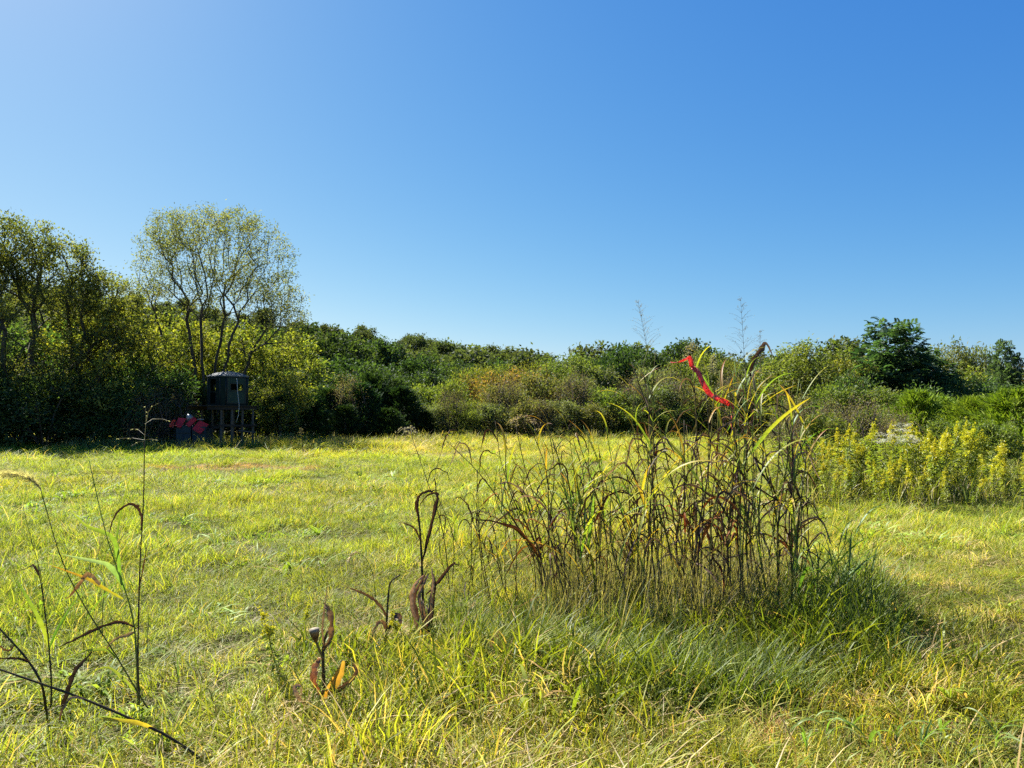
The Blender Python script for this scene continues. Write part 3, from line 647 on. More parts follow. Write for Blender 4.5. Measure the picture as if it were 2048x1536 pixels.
    for u, Y, vt, wpx, k in ((1985, 42, 735, 150, 'brush_d'), (2060, 43, 725, 170, 'brush_b'), (1930, 38, 752, 130, 'brush_e'), (1840, 37, 768, 130, 'brush_e'), (1760, 36, 775, 130, 'brush_d'), (1670, 37, 770, 130, 'brush_d'), (2130, 40, 715, 180, 'brush_d'), (1600, 38, 790, 110, 'brush_a'), (1720, 38, 745, 130, 'brush_e'), (2010, 36, 770, 140, 'brush_e')):
        T(k, 'hedge_shrub', {'brush_d': 'olive leafy shrub in the hedge behind the goldenrod', 'brush_b': 'brown tinged shrub at the hedge end', 'brush_e': 'dark leafy shrub in the hedge behind the goldenrod', 'brush_a': 'tan shrub between the thicket and the hedge'}[k], 'shrub', u, Y, vt, wpx, 'hedge shrubs behind the goldenrod ' + {'brush_d': '(olive)', 'brush_b': '(brown)', 'brush_e': '(dark)', 'brush_a': '(tan)'}[k], parts=('stems', 'foliage'))
    for u, Y, vt, lab in ((1650, 20.5, 822, 'low olive shrub between the grass clump and the goldenrod'), (1745, 21.5, 815, 'low olive shrub just behind the white flowers'), (1900, 19.5, 835, 'low leafy shrub between goldenrod and bright junipers'), (2000, 18.5, 838, 'low leafy shrub at the far end of the goldenrod')):
        T('brush_g', 'low_shrub', lab, 'shrub', u, Y, vt, 110, parts=('stems', 'foliage'))
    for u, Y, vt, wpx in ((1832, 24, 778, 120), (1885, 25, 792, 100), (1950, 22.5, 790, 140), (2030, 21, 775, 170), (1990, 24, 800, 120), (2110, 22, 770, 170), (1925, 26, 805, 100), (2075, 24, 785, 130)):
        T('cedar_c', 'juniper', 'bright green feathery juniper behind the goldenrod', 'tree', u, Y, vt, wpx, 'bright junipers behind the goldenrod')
    for u, Y, vt, wpx in ((1610, 22, 795, 90), (1660, 23, 790, 90), (1735, 21, 782, 110), (1575, 24, 800, 80), (1800, 20, 812, 90)):
        T('twiggy', 'twiggy_shrub', 'brown half-bare twiggy shrub among the tall weeds', 'shrub', u, Y, vt, wpx, 'brown twiggy shrubs by the goldenrod', parts=('stems', 'foliage'))
build_trees()

# ------------------------------------------------------------------ hunting blind on its stand, and the red-panelled machine beside it
M_BLIND = mat_rough('blind_fibreglass', (0.006, 0.014, 0.010), (0.011, 0.022, 0.016), 3.0, 0.7, 0.1)
M_BLINDTRIM = mat_rough('blind_trim', (0.007, 0.013, 0.014), (0.012, 0.019, 0.02), 4.0, 0.5, 0.3)
M_BLINDPANEL = mat_rough('blind_panel', (0.015, 0.036, 0.026), (0.025, 0.05, 0.038), 2.2, 0.6, 0.15)
M_ROOF = mat_rough('blind_roof', (0.05, 0.065, 0.065), (0.09, 0.11, 0.11), 2.5, 0.6, 0.25)
M_OLDWOOD = mat_rough('weathered_wood', (0.05, 0.047, 0.04), (0.10, 0.093, 0.08), 8.0, 0.85, 0.15, (1, 1, 0.12), 0.3)
M_DARKWOOD = mat_rough('dark_wood', (0.02, 0.018, 0.016), (0.045, 0.04, 0.034), 8.0, 0.9, 0.1, (0.15, 1, 1), 0.3)
M_REDPAINT = mat_rough('faded_red_paint', (0.40, 0.012, 0.014), (0.52, 0.022, 0.024), 2.5, 0.55, 0.35)
M_REDCLOTH = mat_rough('bright_red_cloth', (0.62, 0.06, 0.05), (0.80, 0.14, 0.11), 9.0, 0.7, 0.2, trans=0.35)
M_BLUEMETAL = mat_rough('dull_blue_metal', (0.010, 0.024, 0.034), (0.018, 0.036, 0.046), 3.0, 0.6, 0.3)
M_GREYMETAL = mat_rough('grey_metal', (0.20, 0.22, 0.23), (0.34, 0.36, 0.37), 5.0, 0.5, 0.5, metallic=0.4)
M_ROPE = mat_rough('pale_rope', (0.40, 0.38, 0.33), (0.55, 0.52, 0.46), 30.0, 0.9, 0.1)
M_DARKIN = mat_rough('dark_interior', (0.015, 0.016, 0.016), (0.025, 0.026, 0.026), 3.0, 0.9, 0.1)

def build_blind():
    YB = 35.0
    c = at(455, V_HOR, YB); zb = at(455, 811, YB).z; zt = at(455, 753.5, YB).z; za = at(459, 742.5, YB).z
    aim = math.atan2(-c.y, -c.x); fn = aim + math.radians(31)           # front face turned away from the camera, side face showing
    g0 = gz(c.x, c.y)
    # --- stand
    st = thing('blind_stand', 'weathered timber stand on eight slim posts holding up the hunting blind', 'stand', (c.x, c.y, g0), fn + math.pi / 2)
    dz = zb - g0
    def deck_plank(i, x0, x1, y):
        mb = MB(); mb.box(((x0 + x1) / 2, y, dz - 0.025), (x1 - x0, 0.135, 0.04)); return mb.build('plank', M_DARKWOOD, st, False)
    for i in range(13):
        y = -0.90 + i * 0.15; deck_plank(i, -1.5 + (0.03 if i % 2 else 0), 0.95, y)
    for sx in (-0.80, -0.28, 0.26, 0.80):
        for sy in (-0.82, 0.82):
            mb = MB(); mb.box((sx, sy, (dz - 0.205) / 2 - 0.1), (0.075, 0.075, dz - 0.205 + 0.2), rz=0.02); mb.build('post', M_OLDWOOD, st, False)
    for sy in (-0.88, 0.88):
        mb = MB(); mb.box((-0.28, sy, dz - 0.125), (2.46, 0.04, 0.15)); mb.build('beam', M_DARKWOOD, st, False)
        mb = MB(); mb.box((0.0, sy * 1.005, dz * 0.54), (1.9, 0.035, 0.09)); mb.build('rail', M_DARKWOOD, st, False)
    for sx in (-0.87, 0.87):
        mb = MB(); mb.box((sx, 0, dz * 0.50), (0.035, 1.6, 0.09)); mb.build('rail', M_DARKWOOD, st, False)
    mb = MB(); mb.box((0.45, -0.93, dz * 0.40), (0.9, 0.03, 0.06), M=Matrix.Rotation(0.12, 3, 'Y')); mb.build('brace', M_OLDWOOD, st, False)
    # --- blind box: a square with cut corners
    b = thing('hunting_blind', 'dark green box blind with a low pale roof on a timber stand', 'blind', (c.x, c.y, zb + 0.003), fn + math.pi / 2)
    H = zt - zb; h, k = 0.71, 0.53
    ring = [(-k, -h), (k, -h), (h, -k), (h, k), (k, h), (-k, h), (-h, k), (-h, -k)]
    def wall(p, q, openings=(), name='wall'):
        """one wall face of 30 mm thickness with rectangular openings (s0,s1,z0,z1 as fractions)"""
        p, q = Vector((*p, 0)), Vector((*q, 0)); d = (q - p); L = d.length; d.normalize(); nrm = Vector((d.y, -d.x, 0))
        S = sorted({0, 1, *[o[0] for o in openings], *[o[1] for o in openings]}); Z = sorted({0, 1, *[o[2] for o in openings], *[o[3] for o in openings]})
        mb = MB()
        for i in range(len(S) - 1):
            for j in range(len(Z) - 1):
                if any(o[0] <= S[i] < o[1] and o[2] <= Z[j] < o[3] for o in openings): continue
                A = p + d * L * S[i]; B = p + d * L * S[i + 1]; z0, z1 = Z[j] * H, Z[j + 1] * H
                vs_ = []
                for off in (0, -0.03):
                    vs_ += [tuple(A + nrm * off + Vector((0, 0, z0))), tuple(B + nrm * off + Vector((0, 0, z0))), tuple(B + nrm * off + Vector((0, 0, z1))), tuple(A + nrm * off + Vector((0, 0, z1)))]
                mb.add(vs_, [(0, 1, 2, 3), (7, 6, 5, 4), (0, 4, 5, 1), (1, 5, 6, 2), (2, 6, 7, 3), (3, 7, 4, 0)])
        return mb.build(name, M_BLIND, b, False), p, d, L, nrm
    win = (0.22, 0.80, 0.52, 0.73)
    for i in range(8):
        p, q = ring[i], ring[(i + 1) % 8]
        op = ()
        if i == 0: op = (win,)                       # front
        if i == 4: op = (win,)                       # rear, so daylight shows through
        if i == 6: op = ((0.22, 0.70, 0.06, 0.90),)  # open doorway on the side face
        if i == 2: op = ((0.2, 0.8, 0.5, 0.75),)
        o, P0, d, L, nrm = wall(p, q, op)
        if i == 0:
            # raised moulded panel border and window frame on the front
            mb = MB()
            def bar(s0, s1, z0, z1, t=0.022):
                A = P0 + d * L * s0; B = P0 + d * L * s1; c_ = (A + B) / 2 + nrm * (t / 2) + Vector((0, 0, (z0 + z1) / 2 * H))
                mb.box(c_, (abs(s1 - s0) * L, t, (z1 - z0) * H), rz=math.atan2(d.y, d.x))
            bar(0.05, 0.095, 0.06, 0.95); bar(0.905, 0.95, 0.06, 0.95); bar(0.096, 0.904, 0.06, 0.085); bar(0.096, 0.904, 0.925, 0.95); bar(0.096, 0.904, 0.455, 0.475)
            mb.build('panel_border', M_BLINDTRIM, o, False)
            mb = MB(); s0, s1, z0, z1 = win
            bar(0.096, 0.904, 0.086, 0.454, 0.012); bar(0.096, s0 - 0.031, 0.476, 0.924, 0.012); bar(s1 + 0.031, 0.904, 0.476, 0.924, 0.012); bar(s0 - 0.030, s1 + 0.030, z1 + 0.021, 0.924, 0.012); bar(s0 - 0.030, s1 + 0.030, 0.476, z0 - 0.021, 0.012)
            mb.build('front_panel', M_BLINDPANEL, o, False)
            mb = MB(); s0, s1, z0, z1 = win
            bar(s0 - 0.03, s0, z0 - 0.02, z1 + 0.02, 0.03); bar(s1, s1 + 0.03, z0 - 0.02, z1 + 0.02, 0.03); bar(s0 + .001, s1 - .001, z0 - 0.02, z0, 0.03); bar(s0 + .001, s1 - .001, z1, z1 + 0.02, 0.03)
            mb.build('window_frame', M_BLINDTRIM, o, False)
        if i == 6:
            mb = MB()
            for s0, s1, z0, z1 in ((0.17, 0.218, 0.02, 0.95), (0.702, 0.75, 0.02, 0.95), (0.22, 0.70, 0.905, 0.95), (0.22, 0.70, 0.45, 0.47)):
                A = P0 + d * L * s0; B = P0 + d * L * s1; c_ = (A + B) / 2 + nrm * 0.012 + Vector((0, 0, (z0 + z1) / 2 * H))
                mb.box(c_, (abs(s1 - s0) * L, 0.024, (z1 - z0) * H), rz=math.atan2(d.y, d.x))
            mb.build('door_frame', M_BLINDTRIM, o, False)
    for x, y in ring:
        mb = MB(); mb.tube([(x, y, 0), (x, y, H)], 0.022, 6); mb.build('corner_post', M_BLINDTRIM, b)
    mb = MB(); mb.add([(x * 0.95, y * 0.95, 0.012) for x, y in ring], [tuple(range(8))]); mb.build('floor', M_DARKIN, b, False)
    # roof: low eight-sided pyramid with an eave and ribs
    mb = MB(); RO = [(x * 1.06, y * 1.06) for x, y in ring]
    V = [(x, y, H - 0.03) for x, y in RO] + [(x, y, H + 0.015) for x, y in RO] + [(x * 0.62, y * 0.62, H + (za - zt) * 0.62) for x, y in RO] + [(0, 0, H + (za - zt))]
    Fs = [tuple(range(7, -1, -1))] + [(i, (i + 1) % 8, 8 + (i + 1) % 8, 8 + i) for i in range(8)] + [(8 + i, 8 + (i + 1) % 8, 16 + (i + 1) % 8, 16 + i) for i in range(8)] + [(16 + i, 16 + (i + 1) % 8, 24) for i in range(8)]
    mb.add(V, Fs); ro = mb.build('roof', M_ROOF, b, False)
    for i in range(8):
        mb = MB(); mb.tube([V[8 + i], V[16 + i], (0, 0, V[24][2] + 0.004)], 0.014, 4); mb.build('rib', M_ROOF, ro, False)
    # rope hanging from the roof edge down past the deck
    p0 = at(474, 757, YB - 0.95); pts = [p0, at(475, 780, YB - 0.97), at(477, 800, YB - 0.97), at(478.5, 812, YB - 1.0), at(477, 830, YB - 0.98), at(472, 846, YB - 0.98)]
    mb = MB(); mb.tube(pts, 0.011, 5); o = mb.build('hanging_rope', M_ROPE); tag(o, 'pale rope hanging down the front of the blind', 'rope')

def build_machine():
    YB = 34.2
    t = thing('old_planter', 'dull blue farm machine with tilted dark red square panels beside the blind', 'machine', (0, 0, 0))
    def body(u0, u1, v0, v1, Y, dep, taper, name, mat):
        a = at(u0, v1, Y); b_ = at(u1, v1, Y); z1 = at(u0, v0, Y).z; z0 = gz(a.x, a.y) - 0.02
        mb = MB(); k = taper
        cx = (a.x + b_.x) / 2; hw = (b_.x - a.x) / 2
        V = [(cx - hw * k, Y - dep * k / 2, z0), (cx + hw * k, Y - dep * k / 2, z0), (cx + hw * k, Y + dep * k / 2, z0), (cx - hw * k, Y + dep * k / 2, z0),
             (cx - hw, Y - dep / 2, z1), (cx + hw, Y - dep / 2, z1), (cx + hw, Y + dep / 2, z1), (cx - hw, Y + dep / 2, z1)]
        mb.add(V, [(0, 3, 2, 1), (4, 5, 6, 7), (0, 1, 5, 4), (1, 2, 6, 5), (2, 3, 7, 6), (3, 0, 4, 7)])
        o = mb.build(name, mat, t, False)
        mb = MB()
        for z in (z0 + 0.35 * (z1 - z0), z0 + 0.7 * (z1 - z0)):
            mb.box((cx, Y - dep * (0.5 + 0.004), z), (hw * 1.9, 0.02, 0.03))
        mb.build('seam_band', M_BLINDTRIM, o, False); return o
    body(358, 388, 851, 893, YB, 0.7, 0.92, 'hopper', M_BLUEMETAL)
    body(390, 417, 853, 893, YB, 0.7, 0.92, 'hopper', M_BLUEMETAL)
    def panel(cn, Y, yback):
        """thin square board from four photo corners; the upper edge lies farther back"""
        P = []
        for i, (u, v) in enumerate(cn): P.append(at(u, v, Y + (yback if i in (0, 1) else 0)))
        n = (P[1] - P[0]).cross(P[3] - P[0]).normalized() * 0.03
        mb = MB(); mb.add([tuple(p) for p in P] + [tuple(p + n) for p in P], [(0, 1, 2, 3), (7, 6, 5, 4), (0, 4, 5, 1), (1, 5, 6, 2), (2, 6, 7, 3), (3, 7, 4, 0)])
        o = mb.build('red_panel', M_REDPAINT, t, False)
        m2 = MB(); m2.tube([P[3] - n * 0.4, P[2] - n * 0.4], 0.018, 5); m2.build('edge_lip', M_REDPAINT, o)
    panel([(357, 835), (372, 837), (361, 856), (350, 851)], YB - 0.42, 0.25)
    panel([(387, 833.5), (394, 839), (379, 854), (371, 848)], YB - 0.46, 0.25)
    panel([(399, 840.5), (417, 848.5), (401, 868), (384, 858)], YB - 0.50, 0.3)
    mb = MB(); p = at(380, 832, YB); mb.tube([p + Vector((0, 0, -0.22)), p + Vector((0, 0, 0.0)), p + Vector((0.0, 0, 0.06)), p + Vector((0.02, 0, 0.075))], [0.15, 0.15, 0.11, 0.02], 14); mb.build('drum', M_GREYMETAL, t)
    mb = MB(); p = at(402, 838.5, YB + 0.1); mb.box(p, (0.32, 0.2, 0.03), rz=0.2); mb.build('tray', M_GREYMETAL, t, False)
    mb = MB(); a = at(356, 852, YB - 0.1); b_ = ground_at(355, 895); b_.y = YB - 0.1; b_.x = at(355, V_HOR, YB - 0.1).x; mb.tube([b_ - Vector((0, 0, 0.1)), (a + b_) / 2 + Vector((0.02, 0, 0)), a], 0.03, 6); mb.build('post', M_OLDWOOD, t)
    # crumpled bright red cloth hanging over the machine's end
    r = np.random.default_rng(4); mb = MB(); n = 9
    c0 = [at(347, 839, YB - 0.45), at(352, 841, YB - 0.4)]; c1 = [at(337.5, 853, YB - 0.55), at(348, 855, YB - 0.5)]
    V = []
    for i in range(n):
        for j in range(n):
            s_, q = i / (n - 1), j / (n - 1)
            p = (c0[0] * (1 - q) + c0[1] * q) * (1 - s_) + (c1[0] * (1 - q) + c1[1] * q) * s_
            V.append((p.x + r.normal(0, .008), p.y + 0.09 * math.sin(q * 9 + s_ * 3) + r.normal(0, .02), p.z + 0.06 * math.sin(s_ * 3.1) + r.normal(0, .012)))
    Fq = [(i * n + j, i * n + j + 1, (i + 1) * n + j + 1, (i + 1) * n + j) for i in range(n - 1) for j in range(n - 1)]
    mb.add(V, Fq); o = mb.build('red_cloth', M_REDCLOTH); tag(o, 'crumpled bright red cloth caught on the end of the red panelled machine', 'cloth')
build_blind(); build_machine()

# ------------------------------------------------------------------ blades and stalks of the foreground
GRN = [(0.10, 0.19, 0.025), (0.15, 0.23, 0.035), (0.20, 0.25, 0.04)]
YLW = [(0.42, 0.34, 0.03), (0.50, 0.36, 0.035), (0.33, 0.33, 0.04)]
RST = [(0.34, 0.12, 0.025), (0.42, 0.18, 0.03), (0.25, 0.09, 0.03)]
DRK = [(0.060, 0.038, 0.026), (0.09, 0.058, 0.038), (0.05, 0.035, 0.028)]
TAN = [(0.38, 0.31, 0.19), (0.30, 0.25, 0.16), (0.45, 0.39, 0.28)]

def blade_geo(mb, pts, w, colA, colB, fold=0.35, twist=0.0, side=None, prof=None, col_pow=1.2, rag=0.0, r=None):
    """a folded strip along pts: two quads across, tapering to the tip"""
    P = np.asarray([tuple(p) for p in pts], float); n = len(P)
    T = np.gradient(P, axis=0); T /= np.linalg.norm(T, axis=1, keepdims=True) + 1e-9
    up = np.array([0, 0, 1.0]) if side is None else np.asarray(side, float)
    S = np.cross(T, up); bad = np.linalg.norm(S, axis=1) < 0.05
    S[bad] = np.cross(T[bad], np.array([0.6, 0.8, 0.0])); S /= np.linalg.norm(S, axis=1, keepdims=True) + 1e-9
    for i in range(1, n):
        if S[i] @ S[i - 1] < 0: S[i] *= -1
    Nn = np.cross(S, T)
    t = np.linspace(0, 1, n)
    pr = (np.minimum(1, 0.45 + 2.2 * t) * (1 - t ** 2.4) ** 0.75 + 0.02) if prof is None else np.asarray(prof, float)
    if rag and r is not None: pr = pr * (1 + r.normal(0, rag, n))
    a = twist * t; ca, sa = np.cos(a)[:, None], np.sin(a)[:, None]
    S2 = S * ca + Nn * sa; N2 = Nn * ca - S * sa
    hw = (w * 0.5 * pr)[:, None]
    V = np.stack([P - S2 * hw + N2 * hw * fold, P, P + S2 * hw + N2 * hw * fold], 1).reshape(-1, 3)
    f = (t ** col_pow)[:, None]; C = np.asarray(colA) * (1 - f) + np.asarray(colB) * f
    Fq = []
    for i in range(n - 1):
        for k in range(2):
            q = i * 3 + k; Fq.append((q, q + 1, q + 4, q + 3))
    mb.add(V, Fq, np.repeat(C, 3, axis=0))

# library of leaf meshes, unit length, rooted at the origin, heading +X
LEAFLIB = {}
def build_leaf_library():
    r = np.random.default_rng(17)
    sets = {'green': (GRN, GRN, 'green'), 'yellow': (GRN, YLW, 'green'), 'gold': (YLW, RST, 'green'), 'rust': (RST, DRK, 'dry'), 'dark': (DRK, DRK, 'dry'), 'tan': (DRK, TAN, 'dry')}
    for key, (pa, pb, mk) in sets.items():
        LEAFLIB[key] = []
        for k in range(9):
            dry = key in ('dark', 'tan', 'rust'); n = 11
            a0 = math.radians(r.uniform(50, 84)); tot = math.radians(r.uniform(60, 175) if dry else r.uniform(20, 100)); kp = r.uniform(1.0, 2.2) if dry else r.uniform(1.2, 2.0)
            p = np.zeros(3); pts = [p.copy()]; yaw = 0; kink = dry and k % 3 != 0; tk = r.uniform(0.12, 0.55)
            if kink: tot = math.radians(r.uniform(100, 165))
            for i in range(n - 1):
                t = (i + 0.5) / (n - 1); a = a0 - tot * (1 / (1 + math.exp(-(t - tk) * 22)) if kink else t ** kp); yaw += r.normal(0, 0.16 if dry else 0.03); a += r.normal(0, 0.14 if dry else 0.0)
                p = p + np.array([math.cos(a) * math.cos(yaw), math.cos(a) * math.sin(yaw), math.sin(a)]) / (n - 1); pts.append(p.copy())
            mb = MB(); blade_geo(mb, pts, r.uniform(0.034, 0.052) * (1.0 if not dry else 0.9), pa[r.integers(0, 3)], pb[r.integers(0, 3)], fold=r.uniform(0.9, 1.6) if dry else 0.35, twist=r.uniform(-2.5, 2.5) if dry else r.uniform(-0.6, 0.6), rag=0.16 if dry else 0.0, r=r)
            me = mb.mesh('leaf'); me.materials.append(LEAFM[mk]); LEAFLIB[key].append(me)
build_leaf_library()

def spline(pts, n):
    P = [Vector(p) for p in pts]
    if len(P) == 2: return [P[0].lerp(P[1], i / (n - 1)) for i in range(n)]
    Q = [P[0] * 2 - P[1]] + P + [P[-1] * 2 - P[-2]]; out = []; m = len(P) - 1
    for i in range(n):
        s = i / (n - 1) * m; k = min(int(s), m - 1); t = s - k
        a, b, c, d = Q[k:k + 4]
        out.append(0.5 * ((2 * b) + (c - a) * t + (2 * a - 5 * b + 4 * c - d) * t * t + (3 * b - a - 3 * c + d) * t ** 3))
    return out

STEMC = {'brown': ((0.17, 0.125, 0.05), (0.16, 0.15, 0.04)), 'dark': ((0.07, 0.05, 0.032), (0.08, 0.06, 0.034)), 'green': ((0.17, 0.16, 0.045), (0.17, 0.24, 0.04)), 'tan': ((0.22, 0.16, 0.08), (0.26, 0.2, 0.11))}
def stem_part(parent, pts, r0, r1, kind='brown', n=14):
    P = spline(pts, n); R = np.linspace(r0, r1, n)
    for k in range(2, n - 1, 3): R[k] *= 1.22                     # nodes
    mb = MB(); ca, cb = STEMC[kind]; t = np.linspace(0, 1, n)[:, None]
    C = np.asarray(ca) * (1 - t) + np.asarray(cb) * t
    mb.tube(P, R, 6, np.repeat(C, 6, axis=0)); mb.build('stem', M_STEM, parent); return P

def add_leaf(parent, p, az, length, key, r, pitch=0.0, w=1.0):
    o = obj('leaf', LEAFLIB[key][r.integers(0, len(LEAFLIB[key]))], None, parent)
    o.location = p; o.rotation_euler = (r.normal(0, 0.15), -pitch, az); o.scale = (length, length * w, length); return o

def panicle(parent, P0, axis_pts, r, length, spread, droop, whorls=9, per=4, spike=0.010, thick=0.0011, col=(0.16, 0.12, 0.08), scol=(0.20, 0.15, 0.10), nsp=5):
    """open seed head: an axis with whorls of fine branches carrying small spikelets"""
    mb = MB(); A = spline(axis_pts, whorls * 2)
    mb.tube(A, np.linspace(0.0020, 0.0007, len(A)), 4, col, cap=False)
    for k in range(whorls):
        t = k / whorls; p = A[min(len(A) - 1, int(t * len(A)))]
        for j in range(per):
            a = r.uniform(0, 6.28); L = length * (1 - t) ** 0.8 * r.uniform(0.55, 1.15) + 0.02
            el = r.uniform(0.5, 1.1); pts = []
            for q in np.linspace(0, 1, 5):
                pts.append(p + Vector((math.cos(a) * math.cos(el) * spread * L * q, math.sin(a) * math.cos(el) * spread * L * q, L * (math.sin(el) * q - droop * q * q))))
            mb.tube(pts, np.linspace(thick, thick * 0.6, 5), 3, col, cap=False)
            for q in range(nsp):
                i = r.integers(1, 5); c = pts[i] + Vector(r.normal(0, 0.006, 3)); d = Vector(r.normal(0, 1, 3)); d.z -= 0.6; d.normalize(); s = d.cross(Vector((0.3, 0.9, 0.2))).normalized() * spike * 0.22
                mb.add([tuple(c), tuple(c + d * spike * 0.5 + s), tuple(c + d * spike), tuple(c + d * spike * 0.5 - s)], [(0, 1, 2, 3)], scol)
    return mb.build('seed_head', M_WEED, parent)

def make_stalk(label, base_uv, top_uv, seed, kind='brown', keys=None, leaf_n=8, leaf_len=(0.25, 0.5), bend=0.06, dY=0.0, group='tall grass stalks of the clump', r0=0.006, head=None, mids=None, leaf_from=0.26, name='grass_stalk'):
    """one tall grass stalk: foot on the ground under base_uv, tip at the photo point top_uv at nearly the same depth"""
    r = np.random.default_rng(seed)
    b = ground_at(*base_uv); top = at(top_uv[0], top_uv[1], b.y + dY)
    t = thing(name, label, 'grass stalk', tuple(b), 0, group)
    pts = [Vector((0, 0, -0.03))]
    if mids: pts += [at(u, v, b.y + dY * k) - b for u, v, k in mids]
    else:
        m = (top - b); pts += [m * 0.35 + Vector((r.normal(0, bend), r.normal(0, bend), 0.02)), m * 0.7 + Vector((r.normal(0, bend), r.normal(0, bend), 0.03))]
    pts.append(top - b)
    P = stem_part(t, pts, r0, r0 * 0.42, kind)
    hgt = max(0.3, (top - b).length)
    for k in range(leaf_n):
        s = leaf_from + (0.97 - leaf_from) * (k + r.uniform(0.1, 0.9)) / leaf_n
        i = min(len(P) - 1, int(s * (len(P) - 1))); p = P[i]
        if keys: key = keys[min(len(keys) - 1, int(s * len(keys)))]; key = key if isinstance(key, str) else key[r.integers(0, len(key))]
        else: key = 'green'
        az = (0 if k % 2 else math.pi) + r.normal(0, 0.7)
        add_leaf(t, p, az, (1.0 + 0.5 * (r.random() < 0.2)) * (0.8 if key in ('dark', 'tan') else 1.05) * r.uniform(*leaf_len) * (0.8 + 0.3 * math.sin(math.pi * min(1, s * 1.1))), key, r, r.normal(0, 0.12), r.uniform(0.8, 1.25))
    if head: panicle(t, P[-1], [P[-1], P[-1] + Vector(head['axis']) * 0.5, P[-1] + Vector(head['axis']) + Vector((head.get('nod', 0), 0, -abs(head.get('nod', 0))))], r, head['len'], head['spread'], head['droop'], head.get('whorls', 9), head.get('per', 4), head.get('spike', 0.011), head.get('thick', 0.0011), head.get('col', (0.16, 0.12, 0.08)), head.get('scol', (0.2, 0.15, 0.1)), head.get('nsp', 5))
    return t

